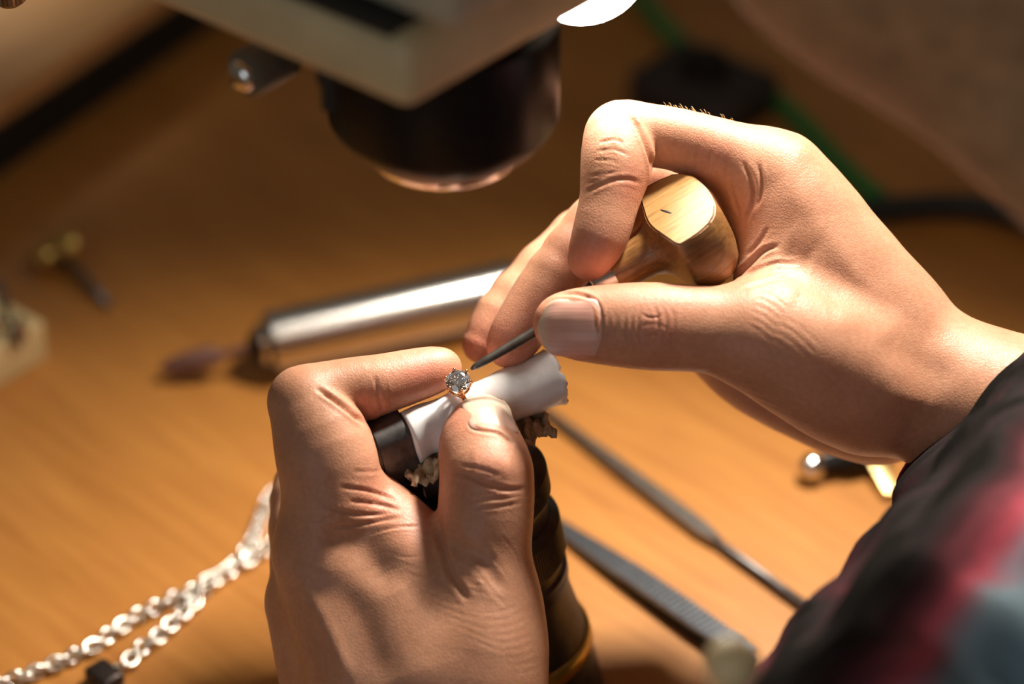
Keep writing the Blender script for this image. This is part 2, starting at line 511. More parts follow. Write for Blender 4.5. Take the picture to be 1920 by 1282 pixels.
def build_nail(hand, f, base, tip, width, normal, parent, off=0.25, nl=22, nw=18, curve=1.0, label=None, lift=0.0, drop=3.2, mat=None, length_over=1.0):
    """a nail plate laid on the finger surface, from the fold to the free edge"""
    b, t = np.asarray(base), np.asarray(tip); n = np.asarray(normal, float); n /= np.linalg.norm(n)
    ax = t - b; side = np.cross(n, ax); side /= np.linalg.norm(side); n = np.cross(ax, side); n /= np.linalg.norm(n)
    pts = []; uv = []
    for i in range(nl+1):
        s = i/nl
        wd = 1.0
        if s < 0.16: wd = math.sqrt(max(0, 1-((0.16-s)/0.16)**2))*0.16 + 0.84
        if s > 0.70: wd = 0.40 + 0.60*math.sqrt(max(0, 1-((s-0.70)/0.30)**2))
        for j in range(nw+1):
            r = -1 + 2*j/nw
            bow = 0.10*(1-r*r)*(2*s-1 if s > 0.5 else (2*s-1)*0.9)     # rounded ends
            pts.append(b + ax*(s + bow*0.9) + side*r*0.5*width*wd + n*7.0); uv.append((j/nw, s))
    p = np.array(pts); d = np.zeros(len(p))
    start = p.copy()
    for _ in range(60):
        d = f(p); p = p - n*np.clip(d - off, -0.3, 1.0)[:, None]*0.7
    gone = np.clip((start - p) @ n, 0, 10.5); p = start - n*gone[:, None]
    g = p.reshape(nl+1, nw+1, 3)
    # a stiff plate: smooth the laid heights, keep them just above the pulp
    hgt = (g @ n); base_h = hgt.copy()
    lowest = hgt[:, nw//2][:, None] - drop*np.linspace(-1, 1, nw+1)[None, :]**2
    hgt = np.maximum(hgt, lowest); floor_h = hgt.copy()
    for _ in range(30):
        a = hgt.copy(); a[1:-1, :] = (hgt[:-2, :] + hgt[2:, :] + 2*hgt[1:-1, :])/4; a[:, 1:-1] = (a[:, :-2] + a[:, 2:] + 2*a[:, 1:-1])/4
        hgt = np.clip(a, floor_h - 0.25, floor_h + 1.2)
    ss = np.linspace(0, 1, nl+1)[:, None]; rr = np.linspace(-1, 1, nw+1)[None, :]
    hgt = hgt + lift*ss**3 - 0.35*np.clip((0.12-ss)/0.12, 0, 1) - 0.30*np.clip((np.abs(rr)-0.85)/0.15, 0, 1)*np.clip((0.8-ss)/0.2, 0, 1)
    g = g + (hgt - base_h)[:, :, None]*n
    top = g.reshape(-1, 3); bot = top - n*0.45
    m = nw+1; k = len(top); faces = []
    for i in range(nl):
        for j in range(nw):
            a = i*m+j; faces.append((a, a+1, a+m+1, a+m)); faces.append((k+a, k+a+m, k+a+m+1, k+a+1))
    ring = [j for j in range(m)] + [i*m+nw for i in range(1, nl+1)] + [nl*m+j for j in range(nw-1, -1, -1)] + [i*m for i in range(nl-1, 0, -1)]
    for a, c in zip(ring, ring[1:]+ring[:1]): faces.append((a, k+a, k+c, c))
    o = mesh_obj('fingernail', W(np.concatenate([top, bot])), faces, mat or NAIL, parent)
    lay = o.data.uv_layers.new(name='UVMap'); UV = uv + uv
    for lp in o.data.loops: lay.data[lp.index].uv = UV[lp.vertex_index]
    if label: o['label'] = label
    return o
# ---------------------------------------------------------------- the jeweller
person = empty('person', P(1500, 1250, 60))
tag(person, 'jeweller in a black patterned jacket holding a ring and a wooden-handled graver', 'person')

def E(px, py, w, r): return Cone(C(px, py, w), C(px, py, w)+np.array([0, 0, 0.01]), r, r)

# right hand: holds the graver between thumb, forefinger and middle finger
palmR = Group(
    chain([(1450, 342, -4, 12.6), (1540, 470, -4, 14.5), (1720, 695, -6, 17.5)]) +
    chain([(1425, 625, 14, 12.2), (1520, 668, 10, 14.5), (1640, 735, 2, 16.5)]) +
    chain([(1712, 720, -6, 18.0), (1955, 805, 4, 20.5), (2150, 900, 20, 24)]) +
    chain([(1360, 640, -32, 11), (1480, 705, -32, 12.5), (1650, 775, -26, 14)]) +
    chain([(1445, 400, -26, 13), (1700, 700, -22, 16)]) +
    chain([(1450, 430, -2, 11), (1460, 560, 6, 11)]) +
    chain([(1530, 520, -2, 15), (1570, 620, 0, 15)]), 7.0)
thumbR = Group(chain([(1440, 632, 15, 12.4), (1330, 618, 18, 10.6), (1228, 612, 20, 10.7), (1140, 609, 20, 9.7), (1058, 607, 18, 8.1)], flat=(0, 0, 1), sq=0.86), 2.0)
indexR = Group(chain([(1450, 338, -4, 12.8), (1370, 297, -2, 9.6), (1270, 262, 0, 8.0), (1192, 252, 0, 8.2), (1162, 254, 1, 9.2)]) +
               chain([(1160, 262, 3, 9.2), (1156, 310, 8, 9.0), (1144, 368, 11, 7.5)]) +
               chain([(1144, 372, 11, 7.5), (1124, 445, 13, 6.9), (1103, 488, 12, 5.2)]), 1.6)
middleR = Group(chain([(1430, 400, -24, 11), (1215, 335, -20, 8.6), (1150, 388, -15, 8.4), (1038, 520, -8, 7.6), (985, 600, -5, 7.0), (955, 648, -4, 6.2)]), 1.8)
ringR = Group(chain([(1430, 460, -38, 11), (1160, 410, -32, 8.4), (968, 558, -22, 7.2), (903, 645, -18, 5.4)]), 1.8)
handR = Hand(palmR, [(thumbR, 7), (indexR, 6), (middleR, 4), (ringR, 4)], 0.9)
flushR = [(1110, 480, 60, .55), (1000, 600, 55, .35), (950, 650, 60, .6), (890, 650, 50, .6), (1230, 610, 50, .35), (1060, 610, 70, .5), (1190, 350, 40, .5), (1400, 400, 50, .3), (1340, 280, 60, .25)]

# left hand: steadies the ring between forefinger and thumb and grips the clamp
palmL = Group(
    chain([(618, 1040, 6, 14.5), (770, 1460, 14, 20)]) +
    chain([(592, 1128, -8, 13.4), (700, 1460, -4, 20)]) +
    chain([(640, 1200, -26, 12), (740, 1460, -18, 17)]) +
    chain([(916, 1135, 15, 12.6), (898, 1260, 16, 15.6), (866, 1440, 14, 19)]) +
    chain([(735, 1060, 9, 14.5), (800, 1260, 14, 18)]) +
    chain([(700, 948, 7, 8.0), (775, 1038, 11, 8.2), (860, 1125, 13, 11)]) +
    chain([(800, 1450, 8, 27), (830, 1750, 30, 27)]), 6.0)
thumbL = Group(chain([(915, 1130, 15, 12.6), (909, 1030, 15, 11.3), (911, 960, 16, 11.5), (914, 888, 16, 11.5)]) +
               chain([(912, 880, 16, 11.3), (900, 830, 11, 9.8), (903, 792, 5, 7.0)]), 2.5)
indexL = Group(chain([(618, 1035, 8, 14.0), (622, 920, 11, 12.9), (606, 835, 13, 12.6), (574, 752, 12, 9.5)]) +
               chain([(566, 752, 12, 9.0), (640, 724, 9, 6.8), (712, 720, 6, 7.6)]) +
               chain([(690, 752, 7, 5.2), (650, 738, 9, 5.0)]) +
               chain([(716, 720, 6, 7.6), (785, 701, 3, 6.5), (828, 690, 1, 5.4)]), 1.5)
middleL = Group(chain([(600, 1120, -10, 13), (570, 940, -22, 9), (600, 900, -40, 8), (740, 930, -55, 7)]), 2)
handL = Hand(palmL, [(thumbL, 5), (indexL, 5), (middleL, 3)], 0.9)
flushL = [(800, 700, 70, .6), (700, 770, 40, .5), (920, 880, 60, .3), (720, 930, 60, .35), (780, 980, 50, .3), (870, 780, 40, .4)]


def M(hand, w, d, *lines, wmin=-30):
    for l in lines: hand.marks.append((l, w, d, wmin))
# folds, wrinkles and tendons of the right hand
M(handR, .55, -1.1, [(1178, 212), (1190, 228), (1203, 252), (1215, 282), (1223, 310), (1222, 332)], wmin=-9)
M(handR, .55, -.42, [(1206, 345), (1180, 336), (1150, 338), (1118, 350), (1096, 362)], wmin=3)
M(handR, .35, -.2, [(1104, 330), (1130, 326), (1160, 322)], [(1098, 345), (1120, 338), (1140, 330)], [(1120, 268), (1150, 262), (1172, 270)], [(1116, 284), (1150, 280), (1180, 292)], [(1112, 300), (1140, 300), (1165, 308)], wmin=2)
M(handR, .40, -.35, [(1308, 272), (1306, 296), (1300, 318)], [(1334, 282), (1330, 306), (1322, 326)], [(1362, 290), (1362, 318), (1350, 342)], wmin=-14)
M(handR, .55, -.8, [(1392, 300), (1408, 335), (1413, 370), (1400, 405), (1390, 425)], wmin=-20)
M(handR, .5, -.6, [(1368, 340), (1376, 372), (1386, 405)], [(1420, 300), (1428, 335), (1424, 372), (1412, 396)], wmin=-20)
M(handR, .6, -.9, [(1368, 530), (1400, 500), (1432, 470), (1462, 460)], wmin=-10)
M(handR, .5, -.45, [(1385, 525), (1420, 505), (1460, 492), (1500, 492)], [(1392, 540), (1440, 528), (1490, 516)], [(1400, 480), (1425, 452), (1440, 425)], wmin=-10)
M(handR, 4.0, -.8, [(1462, 478), (1490, 488), (1520, 500)], wmin=-10)
M(handR, 3.4, .45, [(1470, 330), (1540, 430), (1610, 520), (1680, 605), (1740, 660)], wmin=-10)
M(handR, 4.2, -.6, [(1640, 650), (1690, 662), (1740, 690), (1800, 715)], wmin=-10)
M(handR, 3.5, .4, [(1560, 600), (1620, 600), (1680, 632)], wmin=-10)
M(handR, 3.5, .5, [(1650, 745), (1700, 752), (1760, 775)], wmin=-20)
for i_, dx in enumerate((-42, -29, -16, 2, 17, 32)):
    bow = -8 if dx < 0 else 9
    M(handR, .34, -.34 if i_ in (2, 3) else -.24, [(1222+dx, 566+abs(dx)*.25), (1222+dx+bow, 592), (1222+dx+bow, 622), (1222+dx, 654-abs(dx)*.25)], wmin=14)
M(handR, .3, -.22, [(1200, 588), (1222, 596), (1246, 590)], [(1196, 612), (1224, 606), (1252, 614)], [(1202, 634), (1226, 628), (1244, 636)], wmin=14)
for k_ in range(7):
    M(handR, .42, -.20 if k_ % 2 else -.13, [(1345+k_*6, 668+k_*11), (1400+k_*7, 692+k_*11), (1460+k_*8, 726+k_*10), (1530+k_*9, 760+k_*8)], wmin=-12)
for k_ in range(6):
    M(handR, .35, -.10, [(1460-k_*9, 590+k_*13), (1500-k_*9, 612+k_*13), (1545-k_*9, 655+k_*13)], [(1420-k_*5, 545+k_*12), (1450-k_*5, 556+k_*13), (1480-k_*6, 580+k_*13)], wmin=0)
# nail folds of the right thumb
M(handR, .45, -.55, [(1018, 560), (1040, 552), (1080, 551), (1112, 562), (1126, 585), (1128, 612), (1124, 642), (1106, 662), (1076, 671), (1040, 668), (1018, 654)], wmin=14)
M(handR, .3, -.18, [(1136, 580), (1142, 610), (1138, 642)], [(1150, 575), (1156, 610), (1150, 646)], wmin=14)
# the left hand
M(handL, .6, -1.1, [(592, 727), (620, 745), (650, 767), (672, 785), (692, 797)], wmin=0)
M(handL, .45, -.30, [(718, 778), (712, 750), (706, 722), (700, 700)], wmin=-2)
M(handL, .3, -.10, [(690, 770), (684, 748), (676, 725)], [(735, 768), (730, 742), (722, 716)], wmin=-2)
M(handL, .5, -.5, [(600, 945), (655, 962), (730, 966)], [(636, 912), (690, 920), (744, 938)], [(612, 992), (690, 980), (756, 970)], [(650, 938), (700, 944), (752, 956)], wmin=-4)
M(handL, .35, -.3, [(660, 884), (700, 884), (720, 880)], [(640, 960), (600, 975), (570, 970)], [(690, 1000), (740, 990), (790, 985)], wmin=-4)
M(handL, .9, -1.05, [(819, 968), (824, 1000), (834, 1040), (852, 1085), (880, 1128)], wmin=-4)
M(handL, 1.8, -.55, [(828, 1000), (862, 1024), (903, 1047), (926, 1084), (952, 1112)], wmin=4)
M(handL, .6, -.6, [(846, 884), (880, 892), (915, 908), (955, 918), (994, 914)], wmin=4)
M(handL, .4, -.35, [(868, 938), (920, 936), (985, 926)], [(885, 952), (930, 950), (980, 942)], [(862, 872), (900, 878), (940, 892)], wmin=4)
M(handL, 4.0, .8, [(880, 872), (920, 874), (962, 884)], wmin=4)
for k_ in range(7):
    o_ = k_*13
    M(handL, .40, -.13, [(858+o_*.9, 1004-o_*.15), (900+o_*.8, 1026+o_*.1), (934+o_*.6, 1058+o_*.3), (958+o_*.45, 1096+o_*.35)], wmin=4)
for k_ in range(6):
    M(handL, .4, -.10, [(838+k_*7, 1020+k_*17), (872+k_*10, 1046+k_*14), (902+k_*11, 1082+k_*12)], wmin=4)
M(handL, 4.5, -1.2, [(590, 1000), (650, 1015), (700, 1050), (740, 1110)], wmin=-8)
M(handL, 2.5, .9, [(560, 1080), (610, 1170), (660, 1282)], wmin=-20)
M(handL, 3.5, -.5, [(630, 1080), (680, 1170), (720, 1282)], wmin=-20)
for k_ in range(9):
    M(handL, .35, -.07, [(720+k_*18, 1030+k_*20), (760+k_*20, 1045+k_*21), (800+k_*20, 1040+k_*24)], [(900+k_*8, 1150+k_*14), (940+k_*7, 1146+k_*14), (985+k_*4, 1128+k_*15)], wmin=-4)
M(handL, .45, -.5, [(876, 790), (886, 802), (905, 808), (932, 812), (956, 828), (968, 846)], wmin=2)

bR = build_hand('hand', handR, (-16, -64, -52), (200, 70, 50), 1.15, SKIN, person, flushR)
bL = build_hand('hand', handL, (-70, -188, -66), (24, 2, 62), 1.15, SKIN, person, flushL)
bR['label'] = 'right hand holding the wooden-handled graver'
bL['label'] = 'left hand steadying the diamond ring on the clamp'
build_nail(handR, thumbR, C(1122, 612, 28), C(1014, 611, 26), 14.6, (0, .12, 1), bR, lift=.2)
build_nail(handL, thumbL, C(928, 812, 20), C(907, 750, 8), 13.6, (.20, .60, .77), bL, lift=.3, drop=4.2, mat=NAIL2)

# the other nails that show at the edge of the fingers
build_nail(handR, indexR, C(1092, 404, 10), C(1070, 498, 11), 9.5, (-1, .18, -.12), bR, off=-0.12, lift=0, drop=2.6, mat=NAIL3)
build_nail(handR, middleR, C(962, 572, -3), C(921, 652, -3), 7.6, (-.93, .36, .06), bR, off=-0.12, lift=0, drop=2.6, mat=NAIL3)
build_nail(handR, ringR, C(922, 580, -18), C(882, 648, -18), 7.0, (-.93, .36, -.15), bR, off=-0.12, lift=0, drop=2.6, mat=NAIL3)
# fine hairs on the back of the right forefinger
hb_ = MB(); rh = random.Random(11)
for k in range(30):
    x = rh.uniform(1250, 1375); y = np.interp(x, [1240, 1297, 1345, 1393], [195, 206, 221, 232]) + rh.uniform(1, 14)
    p = C(x, y, rh.uniform(-3, 4))[None, :]
    p = handR.project(p, handR.body, 4)[0]
    n = handR.grad(p[None, :], handR.body)[0]; n /= np.linalg.norm(n)
    d_ = n*1.0 + np.array([-.55, .15, rh.uniform(-.4, .4)]); d_ /= np.linalg.norm(d_)
    l = rh.uniform(.7, 1.7)
    hb_.tube([W(p - n*.2), W(p + d_*l*.5), W(p + d_*l + np.array([-.35, -.1, 0]))], [.05, .045, .02], 4)
hb_.build('hair', plain('blond_hair', (0.70, 0.48, 0.20), 0.5), bR)['kind'] = 'stuff'
# ---------------------------------------------------------------- materials of the bench
def wood_mat(name, dark, light, rot, scale=1.0, rough=0.42, stretch=14.0, coat=0.15):
    m, nt, b = new_mat(name)
    co = coords(nt, (10*scale, 10*scale*stretch, 10*scale*stretch), rot)
    n1 = N(nt, 'ShaderNodeTexNoise', Scale=1.6, Detail=7.0, Roughness=0.62, Distortion=0.5); L(nt, co, n1.inputs['Vector'])
    co2 = coords(nt, (3.0*scale, 3.0*scale*4, 3.0*scale*4), rot)
    n2 = N(nt, 'ShaderNodeTexNoise', Scale=1.5, Detail=3.0, Distortion=1.2); L(nt, co2, n2.inputs['Vector'])
    f = math_n(nt, 'ADD', math_n(nt, 'MULTIPLY', n1.outputs['Fac'], 0.6), math_n(nt, 'MULTIPLY', n2.outputs['Fac'], 0.4))
    L(nt, ramp(nt, f, [(0.36, dark), (0.62, light)]), b.inputs['Base Color'])
    b.inputs['Roughness'].default_value = rough
    b.inputs['Coat Weight'].default_value = coat; b.inputs['Coat Roughness'].default_value = 0.35
    bump(nt, b, n1.outputs['Fac'], 0.08, 0.0003)
    return m
GRAIN = math.radians(46)
WOOD = wood_mat('bench_wood', (0.405, 0.150, 0.027), (0.560, 0.236, 0.049), (0, 0, GRAIN))
BOARD = wood_mat('board_wood', (0.64, 0.32, 0.12), (0.82, 0.46, 0.19), (0, 0, -GRAIN), 1.0)
BLOCKW = wood_mat('block_wood', (0.66, 0.50, 0.24), (0.80, 0.62, 0.32), (0, 0, -GRAIN), 2.0)
STEEL = plain('brushed_steel', (0.62, 0.60, 0.57), 0.26, 1.0, 0.06, 500)
CHROME = plain('chrome', (0.78, 0.77, 0.76), 0.10, 1.0, 0.03, 300)
DARKSTEEL = plain('dark_steel', (0.17, 0.165, 0.165), 0.42, 0.85, 0.35, 260, 0.15)
BLUEDSTEEL = plain('blued_steel', (0.060, 0.056, 0.054), 0.36, 0.45, 0.45, 120, 0.1)
TOOLSTEEL = plain('tool_steel', (0.23, 0.21, 0.19), 0.36, 0.9, 0.2, 400, 0.08)
TWEEZ = plain('tweezer_steel', (0.19, 0.20, 0.22), 0.34, 0.9, 0.12, 300)
BRASS = plain('brass', (0.62, 0.45, 0.14), 0.30, 1.0, 0.12, 300)
BLACK = plain('black_plastic', (0.010, 0.009, 0.009), 0.32, 0.0, 0.2, 300, spec=0.2)
RUBBER = plain('black_rubber', (0.012, 0.012, 0.012), 0.55, 0.0, 0.2, 300)
BEIGE = plain('beige_enamel', (0.62, 0.495, 0.285), 0.50, 0.0, 0.10, 60, 0.05)
GREYP = plain('grey_enamel', (0.46, 0.41, 0.30), 0.5, 0.0, 0.08, 60)
GREEN = plain('green_rubber', (0.015, 0.22, 0.045), 0.45, 0.0, 0.2, 200)
SILVER = plain('silver', (0.92, 0.89, 0.80), 0.26, 1.0, 0.04, 500)
ROSE = plain('rose_gold', (0.90, 0.52, 0.28), 0.16, 1.0, 0.05, 900)
REDSTONE = plain('brown_polisher', (0.17, 0.075, 0.055), 0.7, 0.0, 0.2, 500, 0.2)
LEATHER = plain('tan_leather', (0.50, 0.38, 0.24), 0.8, 0.0, 0.35, 500, 0.6)

def clay_mat():
    m, nt, b = new_mat('white_setting_plastic')
    n1 = N(nt, 'ShaderNodeTexNoise', Scale=160.0, Detail=6.0); L(nt, coords(nt), n1.inputs['Vector'])
    L(nt, ramp(nt, n1.outputs['Fac'], [(0.30, (0.66, 0.66, 0.66)), (0.55, (0.80, 0.80, 0.81))]), b.inputs['Base Color'])
    b.inputs['Roughness'].default_value = 0.42
    b.inputs['Subsurface Weight'].default_value = 0.15; b.inputs['Subsurface Scale'].default_value = 0.002
    bump(nt, b, n1.outputs['Fac'], 0.25, 0.0006)
    return m
CLAY = clay_mat()
GF = P(1118, 532, 8); GB = P(1344, 404, 7); GA = (GB - GF)/np.linalg.norm(GB - GF)
HROT = [(0, 0, -math.atan2(GA[1], GA[0])), (0, math.asin(GA[2]), 0)]
def handle_mat():
    m, nt, b = new_mat('oiled_beech')
    co = coords(nt, (60, 60*9, 60*9), HROT)
    n1 = N(nt, 'ShaderNodeTexNoise', Scale=1.8, Detail=8.0, Roughness=0.65, Distortion=0.3); L(nt, co, n1.inputs['Vector'])
    n2 = N(nt, 'ShaderNodeTexNoise', Scale=90.0, Detail=4.0); L(nt, coords(nt), n2.inputs['Vector'])
    c = ramp(nt, n1.outputs['Fac'], [(0.30, (0.16, 0.070, 0.020)), (0.50, (0.30, 0.145, 0.045)), (0.72, (0.42, 0.220, 0.075))])
    d = ramp(nt, n2.outputs['Fac'], [(0.35, (0.58, 0.50, 0.42)), (0.62, (1, 1, 1))])
    L(nt, mix(nt, 1.0, c, d, 'MULTIPLY'), b.inputs['Base Color'])
    b.inputs['Roughness'].default_value = 0.40
    bump(nt, b, n1.outputs['Fac'], 0.3, 0.0003)
    return m
HANDLE = handle_mat()
def flat_mat():
    m, nt, b = new_mat('bare_beech')
    co = coords(nt, (60, 60*9, 60*9), HROT)
    n1 = N(nt, 'ShaderNodeTexNoise', Scale=1.8, Detail=8.0, Roughness=0.65); L(nt, co, n1.inputs['Vector'])
    L(nt, ramp(nt, n1.outputs['Fac'], [(0.32, (0.30, 0.150, 0.048)), (0.5, (0.46, 0.255, 0.090)), (0.7, (0.54, 0.32, 0.125))]), b.inputs['Base Color'])
    b.inputs['Roughness'].default_value = 0.45
    bump(nt, b, n1.outputs['Fac'], 0.3, 0.0003)
    return m
HFLAT = flat_mat()
def glass_mat(name, col=(1, 1, 1), ior=1.5, rough=0.0):
    m, nt, b = new_mat(name)
    b.inputs['Base Color'].default_value = (*col, 1)
    b.inputs['Transmission Weight'].default_value = 1.0
    b.inputs['Roughness'].default_value = rough; b.inputs['IOR'].default_value = ior
    return m
LENS = glass_mat('coated_lens', (0.85, 0.7, 0.75), 1.5)
SMOKED = glass_mat('clear_rim', (0.45, 0.36, 0.34), 1.45, 0.12)
DIAMOND = glass_mat('diamond', (1, 1, 1), 2.2)
DIAMOND.node_tree.nodes['Principled BSDF'].inputs['Transmission Weight'].default_value = 0.94
FACET = plain('mirror_facet', (0.95, 0.95, 0.96), 0.02, 1.0, 0.02, 800)
def glow_mat(name, col, strength):
    m, nt, b = new_mat(name)
    b.inputs['Base Color'].default_value = (0.9, 0.9, 0.88, 1)
    b.inputs['Emission Color'].default_value = (*col, 1); b.inputs['Emission Strength'].default_value = strength
    return m

# ---------------------------------------------------------------- floor and workbench
tag(MB().box((0, 0, -755), (2500, 0, 0), (0, 2500, 0), (0, 0, 5)).build('floor', plain('floor_lino', (0.16, 0.14, 0.12), 0.6, 0, .1, 4)), kind='structure')
G = np.array([math.cos(GRAIN), -math.sin(GRAIN), 0.0])   # along the grain
X = np.array([math.sin(GRAIN), math.cos(GRAIN), 0.0])    # across it
Zv = np.array([0, 0, 1.0])
bench = empty('workbench', (0, 0, 0))
tag(bench, 'orange-brown wooden workbench top under the hands and tools', 'workbench')
MB().box(np.array([0, 150, -12.5]), G*800, X*620, Zv*12.5, 2.0).build('bench_top', WOOD, bench)
for a in (-1, 1):
    for b_ in (-1, 1):
        MB().box(np.array([0, 150, -375]) + G*740*a + X*560*b_, G*30, X*30, Zv*350, 3).build('leg', BOARD, bench)

# raised wooden board in the far left corner
e0, e1 = T(0, 188, 34), T(290, -5, 34)
d = e1 - e0; d[2] = 0; d /= np.linalg.norm(d); nrm2 = np.array([-d[1], d[0], 0])
bd = empty('wooden_board', (e0 + e1)/2 - Zv*34)
tag(bd, 'lighter wooden board over a black block standing for its shadow, raised at the far left corner', 'board')
cen = (e0+e1)/2 + nrm2*110 - Zv*5
MB().box(cen, d*230, nrm2*110, Zv*5, 1.0).build('board_top', BOARD, bd)
MB().box(cen - Zv*19.5, d*228, nrm2*106, Zv*14.4, 0.5).build('board_shadow_block', RUBBER, bd)  # black block under the board stands in for the shadow below its edge

# ---------------------------------------------------------------- hand clamp standing under the left hand
Aup = W((-0.17, 0.81, 0.56)) - W((0, 0, 0)); Aup /= np.linalg.norm(Aup)
Q0 = P(888, 890, -8)
hmax = Q0[2]/Aup[2] - 1.0
clamp = empty('ring_clamp', Q0 - Aup*hmax)
tag(clamp, 'dark steel hand clamp with knurled collars held upright in the left hand', 'hand clamp')
def knurl(amp, n):
    return lambda h, r, t: r + amp*(1 if int(t*n/(2*math.pi)*2) % 2 else -1)
def kn_ring(h0, h1, r, n=150, bev=0.8):
    return MB().lathe(Q0, -Aup, [(h0, 2), (h0, r-bev), (h0+bev, r), ((h0+h1)/2, r), (h1-bev, r), (h1, r-bev), (h1, 2)], 2*n, False,
                      mod=lambda h, rad, t: rad - (0.22 if (int(round(t/(2*math.pi)*2*n)) % 2 and rad > r-bev/2) else 0))
kn_ring(0, 8.5, 20.0).build('knurled_collar', BLUEDSTEEL, clamp, True, 30)
MB().lathe(Q0, -Aup, [(7, 3), (7, 17.6), (10, 17.2), (13, 16.8), (15.5, 18.2), (17, 3)], 64, False).build('neck', BLUEDSTEEL, clamp, True, 40)
kn_ring(15.5, 31, 20.8, 150, 2.4).build('knurled_ring', BLUEDSTEEL, clamp, True, 30)
MB().lathe(Q0, -Aup, [(30, 3), (30, 19.0), (33, 19.2), (34, 20.2), (37, 20.2), (38, 19.4), (39.5, 19.4), (45, 19.8), (57, 21.6), (59, 22.0), (59.1, 3)], 72, False).build('clamp_body', BLUEDSTEEL, clamp, True, 40)
MB().lathe(Q0, -Aup, [(58, 3), (58, 22.2), (58.6, 22.8), (63, 23.2), (63.6, 22.8), (63.6, 3)], 72, False).build('brass_band', BRASS, clamp, True, 40)['label'] = 'brass band'
MB().lathe(Q0, -Aup, [(63.5, 3), (63.5, 22.4), (hmax-6, 23.5), (hmax-2.5, 22.5), (hmax-2.5, 3)], 72, False).build('base', BLUEDSTEEL, clamp, True, 40)
# jaws rising from the collar
RODA, RODB = C(768, 818, 4), C(1046, 706, -5)
ROD = W(RODB) - W(RODA); ROD /= np.linalg.norm(ROD)
ACR = np.cross(Aup, ROD); ACR /= np.linalg.norm(ACR)     # across the rod, towards the back
UPJ = np.cross(ROD, ACR)
def jaw(c, hl, hw, hh):
    bm = bmesh.new(); bmesh.ops.create_cube(bm, size=2)
    for v in bm.verts: v.co = Vector((v.co.x*hl, v.co.y*hw, v.co.z*hh))
    top = [e for e in bm.edges if all(v.co.z > 0 for v in e.verts) and abs(e.verts[0].co.y - e.verts[1].co.y) < 1e-6]
    bmesh.ops.bevel(bm, geom=top, offset=hw*0.62, segments=5, profile=0.5, affect='EDGES')
    bmesh.ops.bevel(bm, geom=[e for e in bm.edges if e.calc_face_angle(0) > 0.6], offset=0.7, segments=2, affect='EDGES')
    return MB().addbm(bm, np.array([ROD, ACR, UPJ]), c)
jaw(P(736, 850, 1), 5.0, 7.2, 11.5).build('jaw', DARKSTEEL, clamp, True, 40)
MB().box(P(870, 862, -4), ROD*14, ACR*6.5, UPJ*3.5, 1.0).build('jaw_bed', DARKSTEEL, clamp)

# crumpled leather under the plastic
def crumple(name, c, ax, ay, az, seed, rough=1.0):
    rnd = random.Random(seed); n, m = 22, 12
    pts = []
    ph = [rnd.uniform(0, 6.28) for _ in range(8)]
    for i in range(n+1):
        for j in range(m+1):
            s, t = i/n*2-1, j/m*2-1
            z = 0.45*math.sin(5.2*s+ph[0]+1.6*t) + 0.35*math.sin(9*t+ph[1]+3*s) + 0.25*math.sin(14*s+ph[2]-5*t) + 0.15*rnd.uniform(-1, 1)
            ed = 1 + 0.10*math.sin(17*s+ph[3]) + 0.08*rnd.uniform(-1, 1)
            pts.append(np.asarray(c) + ax*s*(1 + 0.08*math.sin(8*t+ph[4])) + ay*t*ed + az*z*rough)
    w = m+1; f = [(i*w+j, i*w+j+1, (i+1)*w+j+1, (i+1)*w+j) for i in range(n) for j in range(m)]
    o = MB().add(pts, f).build(name, LEATHER)
    mod = o.modifiers.new('thickness', 'SOLIDIFY'); mod.thickness = 0.0011; mod.offset = 0
    return o
tag(crumple('leather_strip', P(806, 868, 3), ROD*7, ACR*7, UPJ*2.6, 3), 'crumpled tan leather strip clamped beside the black jaw', 'leather')
tag(crumple('leather_strip', P(985, 800, -4), ROD*6.5, ACR*6.5, UPJ*3.0, 8), 'torn tan leather scrap sticking out under the right end of the white plastic', 'leather')

# white setting plastic, a lumpy bar pinched in the jaws
def clay_bar():
    n, m = 64, 48; rnd = random.Random(5)
    A, B = W(RODA), W(RODB); Lr = np.linalg.norm(B-A); v = []
    rag = [rnd.uniform(-1, 1) for _ in range(m)]
    for i in range(n+1):
        s = i/n
        for j in range(m):
            t = 2*math.pi*j/m
            r = 7.5 + 0.35*math.sin(3*t+4*s) + 0.25*math.sin(7*s*6.28/2+t) - 0.5*math.sin(math.pi*s)*max(0, math.cos(t-0.2))
            r += -0.9*math.exp(-((s-0.10)/0.06)**2)*max(0, math.cos(t-2.2)) + 0.5*math.exp(-((s-0.17)/0.03)**2)*max(0, math.cos(t-2.4))
            if s > 0.86: r += 1.0*((s-0.86)/0.14)**1.5*(0.6+0.4*math.sin(5*t+1))
            x = s*Lr
            if i == n: x += 0.45*rag[j]; r -= 0.7
            if i == n-1: x += 0.3*rag[j]; r += 0.15
            v.append(A + ROD*x + r*(math.cos(t)*UPJ - math.sin(t)*ACR*0.95))
    f = [(i*m+j, i*m+(j+1) % m, (i+1)*m+(j+1) % m, (i+1)*m+j) for i in range(n) for j in range(m)]
    k = len(v); v.append(A - ROD*1.0); v.append(B - ROD*0.8)
    for j in range(m):
        f.append((j, k, (j+1) % m)[::-1][::-1] if False else ((j+1) % m, j, k))
        f.append((n*m+j, n*m+(j+1) % m, k+1))
    return MB().add(v, f)
tag(clay_bar().build('setting_plastic_bar', CLAY), 'white lumpy bar of setting plastic under the ring', 'plastic bar')

